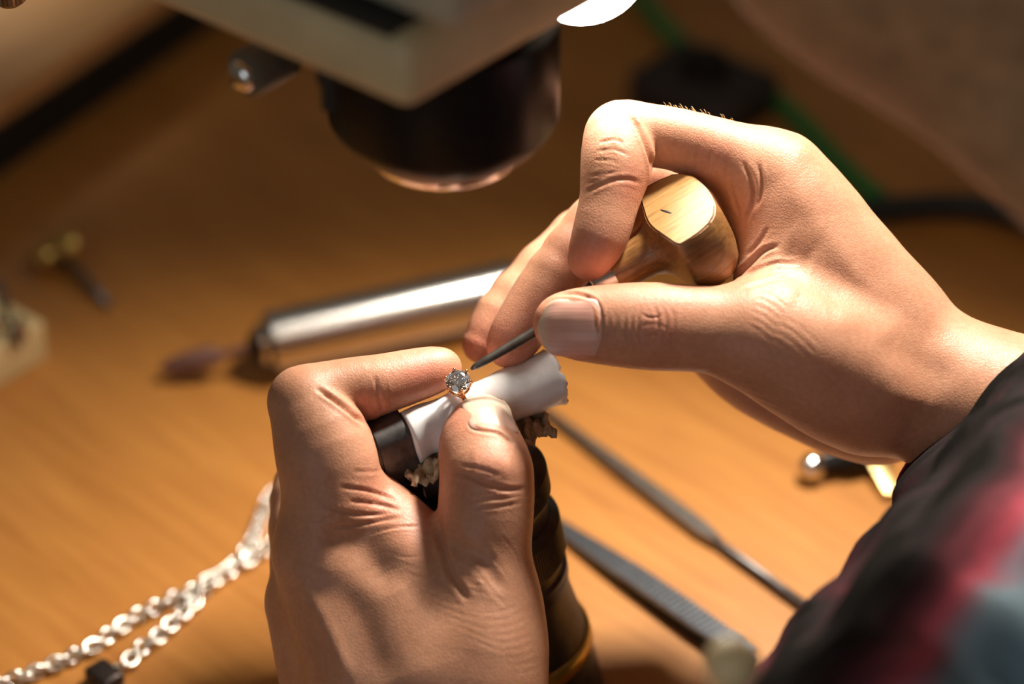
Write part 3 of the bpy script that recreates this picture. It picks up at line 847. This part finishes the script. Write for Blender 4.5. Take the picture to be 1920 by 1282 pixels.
# ---------------------------------------------------------------- diamond ring
ring = empty('diamond_ring', P(858, 760, 4))
tag(ring, 'rose-gold ring with a round brilliant stone between the left thumb and forefinger', 'ring')
SC = P(859, 714, 11.5)                                   # centre of the girdle
foot = W(RODA) + ROD*((SC - W(RODA)) @ ROD)
SN = W((-0.05, 0.52, 0.86)) - W((0, 0, 0)); SN /= np.linalg.norm(SN)
e1 = ROD - (ROD @ SN)*SN; e1 /= np.linalg.norm(e1); e2 = np.cross(SN, e1)
def brilliant(c, R):
    """table, crown and pavilion facets of a round brilliant"""
    v = []; f = []
    def pt(r, t, h): v.append(c + r*R*(math.cos(t)*e1 + math.sin(t)*e2) + h*R*SN); return len(v)-1
    tb = [pt(.56, math.pi*k/4, .33) for k in range(8)]
    st = [pt(.80, math.pi*(k+.5)/4, .20) for k in range(8)]
    gu = [pt(1.0, math.pi*k/8, .03) for k in range(16)]
    gl = [pt(1.0, math.pi*k/8, -.03) for k in range(16)]
    lo = [pt(.42, math.pi*(k+.5)/4, -.56) for k in range(8)]
    cu = pt(0, 0, -.86)
    f.append(tuple(tb))
    for k in range(8):
        n = (k+1) % 8; p = (k-1) % 8
        f.append((tb[n], tb[k], st[k]))
        f.append((tb[k], st[p], gu[2*k], st[k]))
        f.append((st[k], gu[2*k], gu[2*k+1])); f.append((st[k], gu[2*k+1], gu[(2*k+2) % 16]))
        f.append((gl[2*k], gl[2*k+1], lo[k])[::-1]); f.append((gl[2*k+1], gl[(2*k+2) % 16], lo[k])[::-1])
        f.append((gl[2*k], lo[k], cu, lo[p]))
    for k in range(16): f.append((gu[k], gl[k], gl[(k+1) % 16], gu[(k+1) % 16]))
    return MB().add(v, f)
stone = brilliant(SC, 3.35).build('diamond', DIAMOND, ring, False)
bmx = bmesh.new(); bmx.from_mesh(stone.data); bmesh.ops.recalc_face_normals(bmx, faces=bmx.faces[:]); bmx.to_mesh(stone.data); bmx.free()
stone.data.materials.append(FACET)
for q in stone.data.polygons:
    if q.normal.dot(Vector(SN)) < -0.2: q.material_index = 1
stone['label'] = 'round brilliant-cut clear stone'
for k in range(6):
    t = math.pi*(k/3) + 0.42
    q = math.cos(t)*e1 + math.sin(t)*e2
    m = MB().tube([SC + q*1.6 - SN*5.0, SC + q*2.6 - SN*2.9, SC + q*3.35 - SN*1.0, SC + q*3.62 + SN*0.25, SC + q*3.35 + SN*0.75], [.42, .40, .40, .38, .30], 8)
    m.ball(SC + q*3.30 + SN*0.72, 0.48, 10, 6)
    m.build('prong', ROSE, ring)
def circle(c, r, a, b, n=36): return [c + r*(math.cos(2*math.pi*k/n)*a + math.sin(2*math.pi*k/n)*b) for k in range(n+1)]
MB().tube(circle(SC - SN*2.7, 2.75, e1, e2), 0.38, 8, False).build('upper_gallery', ROSE, ring)
zig = []
for k in range(49):
    t = 2*math.pi*k/48; zig.append(SC + (2.3+0.1*math.cos(6*t))*(math.cos(t)*e1 + math.sin(t)*e2) + SN*(-4.0 + 0.65*math.cos(6*(t-0.42)+math.pi)))
MB().tube(zig, 0.36, 8, False).build('lower_gallery', ROSE, ring)
ctr = SC - SN*13.6
acr = np.cross(ROD, SN)
MB().tube(circle(ctr, 8.9, SN, acr, 60), 0.82, 10, False).build('band', ROSE, ring)

# ---------------------------------------------------------------- graver in the right hand
GT = P(883, 692, 13.5); GF = P(1118, 532, 8); GB = P(1344, 404, 7)
grv = empty('graver', GT)
tag(grv, 'graver with a mushroom-shaped wooden handle held in the right hand', 'graver')
GA = GB - GF; GA /= np.linalg.norm(GA)
cut_n = W((-0.02, 0.80, 0.60)) - W((0, 0, 0)); cut_n = cut_n - (cut_n @ GA)*GA; cut_n /= np.linalg.norm(cut_n)
side = np.cross(GA, cut_n)
prof = [(5.0, 4.2), (5.2, 4.9), (7, 5.2), (10, 5.5), (13, 5.7), (15.5, 6.0), (17.5, 6.8), (19, 8.3), (20.2, 10.5), (21.1, 13), (21.8, 15.2), (22.5, 16.2), (23.4, 16.5), (26, 16.6), (29, 16.4), (32, 15.8), (34.5, 14.4), (36.3, 12.2), (37.4, 9.0), (37.9, 5), (38.0, 1.5)]
FL = 9.1
hb_ = MB().lathe(GF, GA, prof, 96, True, ref=cut_n)
hd = hb_.build('handle', HANDLE, grv, True)
bmh = bmesh.new(); bmh.from_mesh(hd.data)
pl = Vector((GF + GA*20 + cut_n*FL)*S) - grv.location
tilt = Vector(cut_n + GA*(-0.05)).normalized()
geo = bmesh.ops.bisect_plane(bmh, geom=bmh.verts[:]+bmh.edges[:]+bmh.faces[:], dist=1e-7, plane_co=pl, plane_no=tilt, clear_outer=True)
rim = [e for e in geo['geom_cut'] if isinstance(e, bmesh.types.BMEdge)]
newf = bmesh.ops.contextual_create(bmh, geom=rim)['faces']
hd.data.materials.append(HFLAT)
for q in newf: q.material_index = 1; q.smooth = False
bmesh.ops.recalc_face_normals(bmh, faces=bmh.faces[:])
bmesh.ops.bevel(bmh, geom=rim, offset=0.0004, segments=2, affect='EDGES')
bmh.to_mesh(hd.data); bmh.free()
sharp_angle(hd, 40)
# a small dark nick in the flat of the handle
fc0 = GF + GA*27 + cut_n*FL
na = P(1243, 371, 0) - P(1268, 394, 0); na = na - (na @ cut_n)*cut_n; na /= np.linalg.norm(na)
nc = fc0 - GA*2.0 + cut_n*0.27 - side*0.5
MB().ball(nc, (2.2, 0.34, 0.10), 12, 6, np.array([na, np.cross(cut_n, na), cut_n])).build('nick', RUBBER, hd)
MB().lathe(GF - GA*1.5, GA, [(0, 1), (0, 3.6), (.4, 4.1), (5.6, 4.5), (6.6, 4.5), (6.8, 1)], 40, False).build('ferrule', STEEL, grv, True, 40)
s0 = GF + GA*1
mid = P(1000, 624, 10)
MB().tube([s0, mid*0.35 + s0*0.65, mid, mid*0.3 + GT*0.7, GT*0.93 + mid*0.07, GT], [1.9, 1.75, 1.45, 1.15, 0.95, 0.45], 14).build('blade', TOOLSTEEL, grv)['label'] = 'grey steel graver blade'

# ---------------------------------------------------------------- microscope above the ring
BA = math.radians(50)
r45, l45 = np.array([math.cos(BA), math.sin(BA), 0]), np.array([-math.sin(BA), math.cos(BA), 0])
LB = P(833, 283, 50)                                       # centre of the lower lens rim
zb = LB[2] + 44.0
K = T(766, 219, zb)
mic = empty('microscope', (LB[0]+60, LB[1]+560, 0))
tag(mic, 'beige stereo microscope head with a black fluted objective over the hands', 'microscope')
def flute(h, r, t): return r - (0.35 if int(round(t/(2*math.pi)*160)) % 2 and r > 27.5 else 0)
MB().lathe(LB, Zv, [(3.2, 15), (3.2, 21.4), (6, 24.6), (9, 27.0), (11.5, 28.3), (34, 28.4), (37, 28.2), (38, 23), (52, 22), (52, 10)], 160, False, mod=flute).build('objective_barrel', BLACK, mic, True, 40)
MB().lathe(LB, Zv, [(3.2, 20.4), (1.2, 19.6), (0, 18.8), (0, 17.2), (3.2, 17.2)], 96, False).build('clear_rim', SMOKED, mic)
MB().lathe(LB, Zv, [(2.0, 0.1), (2.0, 9), (2.6, 17.2), (4.5, 17.2), (4.5, 0.1)], 64, True).build('lens', LENS, mic)
def slab(c0, lr, ll, h, z, bev): return MB().box(np.array([c0[0], c0[1], z + h/2]) + r45*lr/2 + l45*ll/2, r45*lr/2, l45*ll/2, Zv*h/2, bev)
lower = slab(K, 94, 90, 17, zb, 4.5).build('lower_housing', BEIGE, mic)
slab(K + r45*1.2 + l45*6, 90, 80, 3, zb + 16.5, 0.3).build('seam', RUBBER, mic)
K2 = T(852, 74, zb + 19.5)
slab(K2, 84, 80, 22, zb + 19.5, 4.5).build('upper_housing', GREYP, mic)
slab(K2 + r45*10 + l45*10, 64, 60, 70, zb + 41, 5.0).build('tube_head', GREYP, mic)
for sgn in (-1, 1):                                       # eyepieces, tilted towards the jeweller
    base = K2 + r45*42 + l45*40 + np.array([0, 0, 105]) + np.array([0.3, 0.95, 0])*0 + np.array([-.7, .7, 0])*0 + np.cross(np.array([.75, -.35, .5]), Zv)*28*sgn
    ax = np.array([.72, -.35, .6]); ax /= np.linalg.norm(ax)
    MB().lathe(base, ax, [(0, 2), (0, 15), (60, 15), (61, 18), (84, 18), (86, 16), (86, 2)], 32, False).build('eyepiece', BLACK, mic, True, 40)
kb = P(535, 100, 66); ka = -r45
MB().lathe(kb, ka, [(0, 1), (0, 5.6), (1, 6), (13, 6.0), (14, 5.2), (14, 1)], 40, False).build('thumb_screw', plain('grey_brown_knob', (0.10, 0.085, 0.06), 0.5), mic, True, 40)
MB().lathe(kb + ka*13.8, ka, [(0, 1), (0, 3.8), (1.2, 3.9), (2.6, 2.8), (3.0, 0.8)], 30, True).build('screw_tip', CHROME, mic)
pin = T(556, 150, zb)
MB().lathe(np.array([pin[0]+6, pin[1]+16, zb]), -Zv, [(0, 3), (9, 3), (9.5, 2.2), (16, 2.2)], 20, True).build('locking_pin', RUBBER, mic, True, 40)
# boom and post carrying the head, out of the picture
post = np.array([LB[0]+60, LB[1]+560, 0])
hb = K2 + r45*42 + l45*42; hb[2] = zb + 85
MB().tube([hb, np.array([post[0], post[1], zb + 85])], 11, 20).build('boom', STEEL, mic)
MB().lathe(post + Zv*0.2, Zv, [(0, 5), (0, 70), (10, 70), (14, 60), (14, 16), (zb + 130, 16), (zb + 130, 2)], 40, False).build('stand_post', BLACK, mic, True, 40)

# small lamp fixed beside the microscope
lamp = empty('lamp', LAMP_POS)
tag(lamp, 'small bright white lamp shining behind the microscope at the top edge', 'lamp')
lax = LAMP_AIM - LAMP_POS; lax = lax/np.linalg.norm(lax)*0.45 + (W((0, 0, 1)) - W((0, 0, 0)))*0.8; lax /= np.linalg.norm(lax)
MB().ball(LAMP_POS, (19, 19, 7), 40, 16, np.array([np.cross(lax, [1, 0, 0])/np.linalg.norm(np.cross(lax, [1, 0, 0])), np.cross(lax, np.cross(lax, [1, 0, 0]))/np.linalg.norm(np.cross(lax, [1, 0, 0])), lax])).build('bulb', glow_mat('lamp_glow', (1.0, 0.95, 0.86), 30.0), lamp)
MB().lathe(LAMP_POS - lax*1.5, -lax, [(0, 18.6), (1, 19.2), (7, 15), (12, 8), (14, 2)], 40, False).build('housing', BLACK, lamp, True, 40)
MB().tube(smooth_line([LAMP_POS - lax*12, LAMP_POS - lax*16 + Zv*10, K2 + r45*70 + l45*30 + Zv*12, K2 + r45*60 + l45*40 + Zv*12]), 2.5, 10).build('gooseneck', STEEL, lamp)
ld = bpy.data.lights.new('lamp_light', 'SPOT'); ld.energy = LAMP_WATTS; ld.spot_size = 2.3; ld.spot_blend = 0.7; ld.shadow_soft_size = 0.016; ld.color = (1, .92, .80)
lo_ = bpy.data.objects.new('lamp_light', ld); COL.objects.link(lo_); lo_.location = (LAMP_POS + lax*9)*S; lo_.rotation_euler = look_rot(LAMP_POS, LAMP_AIM)
lo_.parent = lamp; lo_.matrix_parent_inverse = Matrix.Translation(-Vector(LAMP_POS*S))

# two bench lamps, their heads outside the picture
def bench_lamp(label, pos, aim, foot, watts, cone):
    kl = empty('bench_lamp', foot)
    tag(kl, label, 'lamp')
    kax = aim - pos; kax = kax/np.linalg.norm(kax)
    MB().lathe(pos - kax*2, -kax, [(-14, 50), (0, 46), (28, 34), (46, 18), (60, 16), (60, 2)], 40, False).build('shade', BLACK, kl, True, 40)
    MB().lathe(pos, kax, [(0, 0.5), (0, 36), (1, 36), (1, 0.5)], 40, False).build('diffuser', glow_mat('bench_lamp_glow', (1, .90, .76), watts*0.5), kl)
    kb0 = np.array([foot[0], foot[1], 0.2])
    away = kb0 - pos; away[2] = 0; away /= np.linalg.norm(away)
    MB().tube(smooth_line([pos - kax*60, pos - kax*85 + away*20, kb0*.6 + pos*.4 + Zv*(pos[2]*.55), kb0 + Zv*250, kb0 + Zv*5]), 6, 12).build('arm', BLACK, kl)
    MB().lathe(kb0, Zv, [(0, 2), (0, 60), (8, 60), (12, 52), (12, 2)], 40, False).build('base', BLACK, kl, True, 40)
    kd = bpy.data.lights.new('bench_lamp_light', 'SPOT'); kd.energy = watts; kd.spot_size = cone; kd.spot_blend = 1.0; kd.shadow_soft_size = 0.032; kd.color = (1, .91, .79)
    ko = bpy.data.objects.new('bench_lamp_light', kd); COL.objects.link(ko); ko.location = (pos + kax*14)*S; ko.rotation_euler = look_rot(pos, aim)
    ko.parent = kl; ko.matrix_parent_inverse = Matrix.Translation(-Vector(kl.location))
bench_lamp('black bench lamp standing at the right behind the hands, head above the picture', KEY_POS, KEY_AIM, (KEY_POS[0]+190, KEY_POS[1]+190, 0), KEY_WATTS, 1.42)
bench_lamp('black bench lamp standing at the left end of the bench, outside the picture', SIDE_POS, SIDE_AIM, (SIDE_POS[0]-120, SIDE_POS[1]+60, 0), SIDE_WATTS, 0.50)

# ---------------------------------------------------------------- tools on the bench
# rotary handpiece
a0, a1 = T(502, 645, 11.3), T(968, 545, 11.3)
ha = a1 - a0; Lh = np.linalg.norm(ha); ha /= Lh
hp = empty('rotary_handpiece', (a0+a1)/2 - Zv*11.3)
tag(hp, 'shiny steel rotary handpiece lying on the bench behind the hands', 'rotary tool')
MB().lathe(a0, ha, [(0, 3), (0, 10.4), (.8, 11.2), (Lh-.8, 11.2), (Lh, 10.4), (Lh, 3)], 48, False).build('body', STEEL, hp, True, 40)
MB().lathe(a0, -ha, [(-1, 2), (0, 7.2), (3.4, 7.0), (4.4, 5.0), (6, 4.6), (6.5, 3.4), (6.5, 1)], 40, False).build('collet', BLACK, hp, True, 40)
MB().lathe(a0 - ha*1.0, -ha, [(0, 5), (0.3, 7.6), (2.6, 7.6), (2.8, 5)], 40, False).build('collet_ring', CHROME, hp, True, 40)
tipd = T(300, 690, 5) - (a0 - ha*6); Lt = np.linalg.norm(tipd); tipd /= Lt
MB().lathe(a0 - ha*6, tipd, [(0, 1.5), (10, 1.4), (11, 2.6), (14, 3.9), (22, 3.8), (Lt-3, 2.4), (Lt-.8, 1.6), (Lt, 0.6)], 24, True).build('polishing_point', REDSTONE, hp, True, 50)

# brass brush on a mandrel, far left
b0, b1 = T(66, 492, 5), T(140, 458, 7)
br = empty('brass_mandrel', (b0+b1)/2 - Zv*6)
tag(br, 'small brass-headed mandrel with a dark shank at the far left', 'mandrel')
bx = b1 - b0; Lb = np.linalg.norm(bx); bx /= Lb
MB().lathe(b0, bx, [(0, .5), (.5, 4.2), (3, 5), (6, 4.4), (7, 2.4), (Lb-8, 2.4), (Lb-7, 5.2), (Lb-3, 6.2), (Lb, 5.4), (Lb+1.5, 1)], 24, True).build('brass_head', BRASS, br, True, 50)
MB().tube([T(120, 480, 6), T(205, 572, 1.8)], [2.0, 1.3], 12).build('shank', DARKSTEEL, br)

# wooden block with burs
blk = empty('bur_block', T(30, 690, 0))
tag(blk, 'pale wooden block with small burs stuck in it at the left edge', 'tool block')
kc = T(92, 672, 0)
MB().box(kc - r45*0 + np.array([-.71, .71, 0])*32*0 + l45*0 + (-r45*42 + l45*17) + Zv*8, r45*42, l45*17, Zv*8, .8).build('block', BLOCKW, blk)
for i, (bpx, bpy_, hh) in enumerate([(20, 606, 17), (44, 622, 5), (34, 634, 4), (4, 628, 6), (-30, 600, 20), (-70, 640, 12)]):
    p0 = T(bpx, bpy_, 16) - Zv*3
    MB().lathe(p0, Zv + np.array([-.10, .05*(i % 2), 0]), [(0, 1.2), (hh*.6, 1.2), (hh*.65, 2.0), (hh+3, 1.8), (hh+3.4, .4)], 12, True).build('bur', DARKSTEEL if i % 2 == 0 else STEEL, blk, True, 40)

# silver chain
chain_o = empty('silver_chain', T(300, 1150, 0))
tag(chain_o, 'chunky silver chain lying in two strands at the lower left', 'chain')
lm = None
def link_mesh():
    n, m = 14, 6; v = []; f = []
    for i in range(n):
        t = 2*math.pi*i/n
        c = np.array([2.7*math.cos(t), 2.05*math.sin(t), 0]); o_ = np.array([math.cos(t), math.sin(t)*1.2, 0]); o_ /= np.linalg.norm(o_)
        for j in range(m):
            s = 2*math.pi*j/m
            v.append((c + 0.64*(math.cos(s)*o_ + math.sin(s)*np.array([0, 0, 1])))*S)
    for i in range(n):
        for j in range(m):
            f.append((i*m+j, ((i+1) % n)*m+j, ((i+1) % n)*m+(j+1) % m, i*m+(j+1) % m))
    me = bpy.data.meshes.new('link'); me.from_pydata([tuple(q) for q in v], [], f)
    me.polygons.foreach_set('use_smooth', np.ones(len(f), dtype=bool)); me.materials.append(SILVER)
    return me
lm = link_mesh(); rc = random.Random(4)
def strand(px, step=3.1):
    pts = smooth_line([T(x, y, 2.4) for x, y in px], 12)
    acc = 0; last = pts[0]; i = 0
    for a, b in zip(pts[:-1], pts[1:]):
        seg = np.linalg.norm(b-a)
        while acc < seg:
            p = a + (b-a)*acc/seg; d_ = (b-a)/seg
            o = bpy.data.objects.new('link', lm); COL.objects.link(o)
            q = Vector(d_).to_track_quat('X', 'Z')
            roll = (math.pi/4 if i % 2 else -math.pi/4) + rc.uniform(-.3, .3)
            from mathutils import Quaternion
            o.rotation_mode = 'QUATERNION'
            o.rotation_quaternion = q @ Quaternion((1, 0, 0), roll) @ Quaternion((0, 0, 1), rc.uniform(-.2, .2))
            o.location = Vector((p + np.array([rc.uniform(-.5, .5), rc.uniform(-.5, .5), rc.uniform(0, .5)]))*S) - chain_o.location
            o.parent = chain_o; i += 1; acc += step
        acc -= seg
strand([(540, 905), (505, 935), (487, 972), (474, 1012), (440, 1060), (385, 1095), (316, 1129), (241, 1166), (165, 1218), (100, 1247), (30, 1272), (-60, 1300)])
strand([(530, 990), (495, 1030), (426, 1072), (371, 1118), (337, 1158), (303, 1186), (254, 1227), (225, 1256), (190, 1300)])
cp = T(196, 1268, 3)
MB().box(cp, G*5.5, X*4, Zv*2.6, 1.6).build('clasp', plain('oxidised', (0.05, 0.035, 0.03), 0.4, .6), chain_o)

# tweezers
t0_, t1_ = T(1010, 968, 0), T(1400, 1250, 0)
tw = empty('tweezers', (t0_+t1_)/2)
tag(tw, 'steel tweezers with ridged grips lying beside the clamp', 'tweezers')
td = t1_ - t0_; Ltw = np.linalg.norm(td); td /= Ltw; ts = np.cross(Zv, td)
def tw_arm(z0, z1, up):
    m = MB(); n = 40; v = []
    for i in range(n+1):
        s = i/n; w_ = 2.2 + 2.0*math.sin(min(1, s*1.6)*math.pi/2) - 1.0*max(0, s-.8)/.2
        z = z0 + (z1 - z0)*math.sin(math.pi*min(1, s*.62))
        c = t0_ + td*Ltw*s + Zv*z
        for a_, b_ in ((-1, -.55), (1, -.55), (1, .55), (-1, .55)):
            v.append(c + ts*w_*a_ + Zv*b_)
    f = [(i*4+j, i*4+(j+1) % 4, (i+1)*4+(j+1) % 4, (i+1)*4+j) for i in range(n) for j in range(4)] + [(3, 2, 1, 0), (n*4, n*4+1, n*4+2, n*4+3)]
    m.add(v, f)
    if up:
        for k in range(24):
            s = .44 + .50*k/23; w_ = 3.9; z = z0 + (z1 - z0)*math.sin(math.pi*min(1, s*.62)) + .6
            m.box(t0_ + td*Ltw*s + Zv*z, td*.55, ts*w_, Zv*.45)
    return m
tw_arm(0.7, 1.0, False).build('arm', TWEEZ, tw, True, 30)
tw_arm(1.4, 4.6, True).build('arm', TWEEZ, tw, True, 30)

# needle file
f0_, f1_, f2_ = T(1014, 764, 2.2), T(1335, 1008, 2.2), T(1530, 1150, 2.2)
nf = empty('needle_file', f1_ - Zv*2.2)
tag(nf, 'slim steel needle file lying behind the tweezers', 'file')
fd = f1_ - f0_; Lf = np.linalg.norm(fd); fd /= Lf; fs = np.cross(Zv, fd)
m = MB(); v = []; nfp = [(0, .8), (.2, 1.5), (.5, 2.2), (.8, 2.7), (.95, 2.7), (1.0, 1.9), (1.03, 1.5)]
for s, w_ in nfp:
    for a_, b_ in ((-1, -1.4), (1, -1.4), (1, 1.4), (-1, 1.4)): v.append(f0_ + fd*Lf*s + fs*w_*a_ + Zv*b_)
m.add(v, [(i*4+j, i*4+(j+1) % 4, (i+1)*4+(j+1) % 4, (i+1)*4+j) for i in range(len(nfp)-1) for j in range(4)] + [(3, 2, 1, 0)])
m.build('cutting_blade', TOOLSTEEL, nf, True, 30)
MB().tube([f0_ + fd*Lf*.99, f1_ + fd*6, f2_], [1.4, 1.55, 1.55], 14).build('shank', DARKSTEEL, nf)

# small chrome-ended clamp and brass strip under the right wrist
c0_, c1_ = T(1522, 876, 5), T(1650, 850, 5)
pc = empty('screw_clamp', (c0_+c1_)/2 - Zv*5)
tag(pc, 'small dark screw clamp with round chrome knobs under the right wrist', 'clamp')
cd = c1_ - c0_; Lc = np.linalg.norm(cd); cd /= Lc; cs = np.cross(Zv, cd)
MB().ball(c0_, 4.6, 20, 12).build('knob', CHROME, pc)
MB().ball(T(1560, 846, 6), 4.6, 20, 12).build('knob', CHROME, pc)
MB().lathe(c0_ + cd*3.5, cd, [(0, 2.2), (2, 3), (6, 3.6), (8, 5), (Lc-2, 5), (Lc, 3)], 20, True).build('body', BLACK, pc, True, 40)
MB().tube([T(1560, 846, 6), c0_ + cd*14], [2.6, 3.2], 12).build('screw', STEEL, pc)
s_a, s_b = T(1640, 852, 8), T(1668, 900, 6)
bs = s_b - s_a; bs /= np.linalg.norm(bs); bn = np.cross(Zv, bs); bn /= np.linalg.norm(bn)
mid_ = (s_a + s_b)/2
tag(MB().box(np.array([*mid_[:2], 4.2]) - bs*6, bs*15, bn*2.6, np.cross(bs, bn)*1.2, .3).build('brass_strip', plain('pale_brass', (0.62, 0.46, 0.20), 0.35, 1.0, 0.05, 300)), 'short pale brass strip lying under the right wrist', 'brass strip')

# cords at the far right
gc = [T(x, y, 6) for x, y in ((1130, -110), (1205, 0), (1290, 92), (1365, 128), (1430, 165), (1500, 226), (1560, 290), (1610, 340), (1650, 372))]
tag(MB().tube(smooth_line(gc, 6), 3.6, 12).build('green_cord', GREEN), 'green rubber cord running across the bench behind the right hand', 'cord')
bc = [T(x, y, 6) for x, y in ((1520, 420), (1590, 402), (1660, 392), (1740, 386), (1810, 386), (1880, 396), (1990, 430))]
tag(MB().tube(smooth_line(bc, 6), 4.8, 12).build('black_hose', RUBBER), 'black hose lying on the bench behind the right wrist', 'hose')
bm_ = T(1318, 205, 0)
tool = empty('control_box', bm_)
tag(tool, 'dark rounded box in shade behind the right forefinger', 'control box')
MB().box(bm_ + Zv*9, r45*20, l45*26, Zv*9, 5).build('case', plain('dark_brown_case', (0.030, 0.020, 0.016), 0.6), tool)
MB().lathe(bm_ + Zv*18, Zv, [(0, 2), (0, 10), (7, 9), (8, 2)], 24, False).build('dial', BLACK, tool, True, 40)

# knurled end of a hanging handpiece at the top left corner
kt = P(16, -14, 2)
hg = empty('hanging_handpiece', kt)
tag(hg, 'knurled metal tool end just showing in the top left corner', 'tool')
MB().lathe(kt - np.array([0, 0, 3.5]), Zv, [(0, .5), (0, 2.6), (1.5, 4.4), (12, 4.6), (13, 3.4), (60, 5), (110, 5), (112, 1)], 48, False, mod=lambda h, r, t: r*(1 + .05*(int(round(t/(2*math.pi)*48)) % 2))).build('nose', plain('bronze', (0.30, 0.21, 0.12), .35, .9), hg, True, 30)
MB().tube(smooth_line([kt + Zv*108, kt + Zv*200 - r45*10 + l45*20, kt + Zv*290 + l45*130, np.array([-300, 420, kt[2] + 200]), np.array([-330, 520, 120]), np.array([-340, 560, 4])]), 3.5, 10).build('flexible_shaft', RUBBER, hg)
# ---------------------------------------------------------------- jacket and head of the jeweller
def cloth_mat():
    m, nt, b = new_mat('printed_jacket')
    tc = nt.nodes.new('ShaderNodeNewGeometry')
    p0 = P(1728, 1162, 100)*S; nv = W((0.68, -0.73, 0)) - W((0, 0, 0))
    sub = nt.nodes.new('ShaderNodeVectorMath'); sub.operation = 'SUBTRACT'; L(nt, tc.outputs['Position'], sub.inputs[0]); sub.inputs[1].default_value = tuple(p0)
    dt = nt.nodes.new('ShaderNodeVectorMath'); dt.operation = 'DOT_PRODUCT'; L(nt, sub.outputs[0], dt.inputs[0]); dt.inputs[1].default_value = tuple(nv)
    nz = N(nt, 'ShaderNodeTexNoise', Scale=38.0, Detail=3.0, Distortion=0.6); L(nt, tc.outputs['Position'], nz.inputs['Vector'])
    wob = math_n(nt, 'MULTIPLY', math_n(nt, 'SUBTRACT', nz.outputs['Fac'], 0.5), 0.015)
    f = math_n(nt, 'ADD', math_n(nt, 'MULTIPLY', math_n(nt, 'ADD', dt.outputs['Value'], wob), 28.0), 0.5)
    c = ramp(nt, f, [(0.0, (0.010, 0.009, 0.008)), (0.06, (0.022, 0.018, 0.018)), (0.16, (0.045, 0.020, 0.022)), (0.27, (0.16, 0.045, 0.055)), (0.37, (0.46, 0.09, 0.12)), (0.46, (0.33, 0.16, 0.20)), (0.58, (0.24, 0.32, 0.37)), (1.0, (0.21, 0.30, 0.35))])
    L(nt, c, b.inputs['Base Color'])
    b.inputs['Roughness'].default_value = 0.85
    b.inputs['Specular IOR Level'].default_value = 0.0
    n2 = N(nt, 'ShaderNodeTexNoise', Scale=900.0, Detail=3.0); L(nt, tc.outputs['Position'], n2.inputs['Vector'])
    bump(nt, b, n2.outputs['Fac'], 0.4, 0.0006)
    return m
CLOTH = cloth_mat()
def sdf_obj(name, prims, k, lo, hi, h, mat, parent, extra=None, cut=None):
    g = Group(prims, k); hd_ = Hand(g, [], 0)
    f = g if cut is None else (lambda p: -smin(-g(p), -((p - cut[0]) @ cut[1]), 5.0))
    v, q = surface_nets(f, lo, hi, h); v = hd_.project(v, f, 2)
    if extra is not None: v = extra(v, hd_)
    return mesh_obj(name, W(v), q, mat, parent)
def folds(v, hd_):
    n = hd_.grad(v, hd_.body, 1.0); n /= np.maximum(np.linalg.norm(n, axis=1), 1e-6)[:, None]
    w = 1.6*np.sin(v[:, 0]*.11 + v[:, 1]*.17 + 2*np.sin(v[:, 2]*.07)) + 0.9*np.sin(v[:, 0]*.23 - v[:, 1]*.13 + v[:, 2]*.2)
    return v + n*w[:, None]
jk = chain([(1800, 740, 2, 25), (1900, 850, 20, 29), (2050, 980, 50, 36)]) + \
     chain([(1890, 1050, 60, 34), (1665, 1325, 95, 43), (1440, 1570, 120, 50)]) + \
     chain([(1960, 1150, 70, 40), (2250, 1400, 60, 80), (2600, 1600, 60, 95)]) + \
     chain([(2600, 1600, 60, 95), (2640, 900, 170, 60), (2500, 560, 190, 42)])
jacket = sdf_obj('jacket', jk, 14, (16, -260, -40), (330, 60, 260), 4.0, CLOTH, person, folds, (C(1815, 752, 0), -np.array([.72, -.69, 0.05])/1.0))
jacket['label'] = 'black jacket with a red and slate-blue print'
bt = P(1372, 1246, 146)
MB().ball(bt, 6.0, 20, 12).build('button', plain('cream_button', (0.95, 0.72, 0.40), 0.4), jacket)
STUBBLE = plain('stubbled_skin', (0.42, 0.25, 0.13), 0.6, 0.0, 0.35, 220, 0.3)
# head: jaw and neck come into the picture, the rest lies beyond the top right corner
hw = 165
hp_ = chain([(2440, 640, hw-5, 36), (2350, 360, hw, 33), (2270, 100, hw+5, 38)]) + \
      chain([(1590, -170, hw-25, 12), (1780, -20, hw-20, 19), (1990, 110, hw-5, 21), (2180, 210, hw, 23)]) + \
      chain([(1590, -170, hw-25, 13), (1570, -330, hw-20, 22), (1560, -560, hw-15, 30)]) + \
      chain([(1700, -230, hw-5, 40), (1950, -520, hw, 62), (2100, -430, hw, 62)]) + \
      chain([(1430, -330, hw-25, 8), (1415, -290, hw-25, 9), (1470, -430, hw-25, 6)]) + \
      chain([(1480, -225, hw-25, 7), (1495, -195, hw-25, 7)])
head = sdf_obj('head', hp_, 16, (30, -50, 60), (250, 240, 250), 3.6, STUBBLE, person)
head.data.attributes.new('flush', 'FLOAT', 'POINT').data.foreach_set('value', np.full(len(head.data.vertices), 0.35, dtype=np.float32))
head['label'] = 'stubbled jaw and neck, out of focus'
hr_ = chain([(1740, -640, hw, 40), (1980, -560, hw, 64), (2160, -430, hw, 62), (2180, -220, hw, 45)])
sdf_obj('hair', hr_, 14, (50, 40, 60), (260, 250, 260), 4.0, plain('dark_hair', (0.03, 0.018, 0.010), 0.6, 0, .4, 900, .8), head)
ear = chain([(2030, -120, hw+45, 8), (2050, -210, hw+48, 10), (2070, -270, hw+50, 8)])
sdf_obj('ear', ear, 6, (70, 50, 190), (150, 140, 250), 2.5, STUBBLE, head)
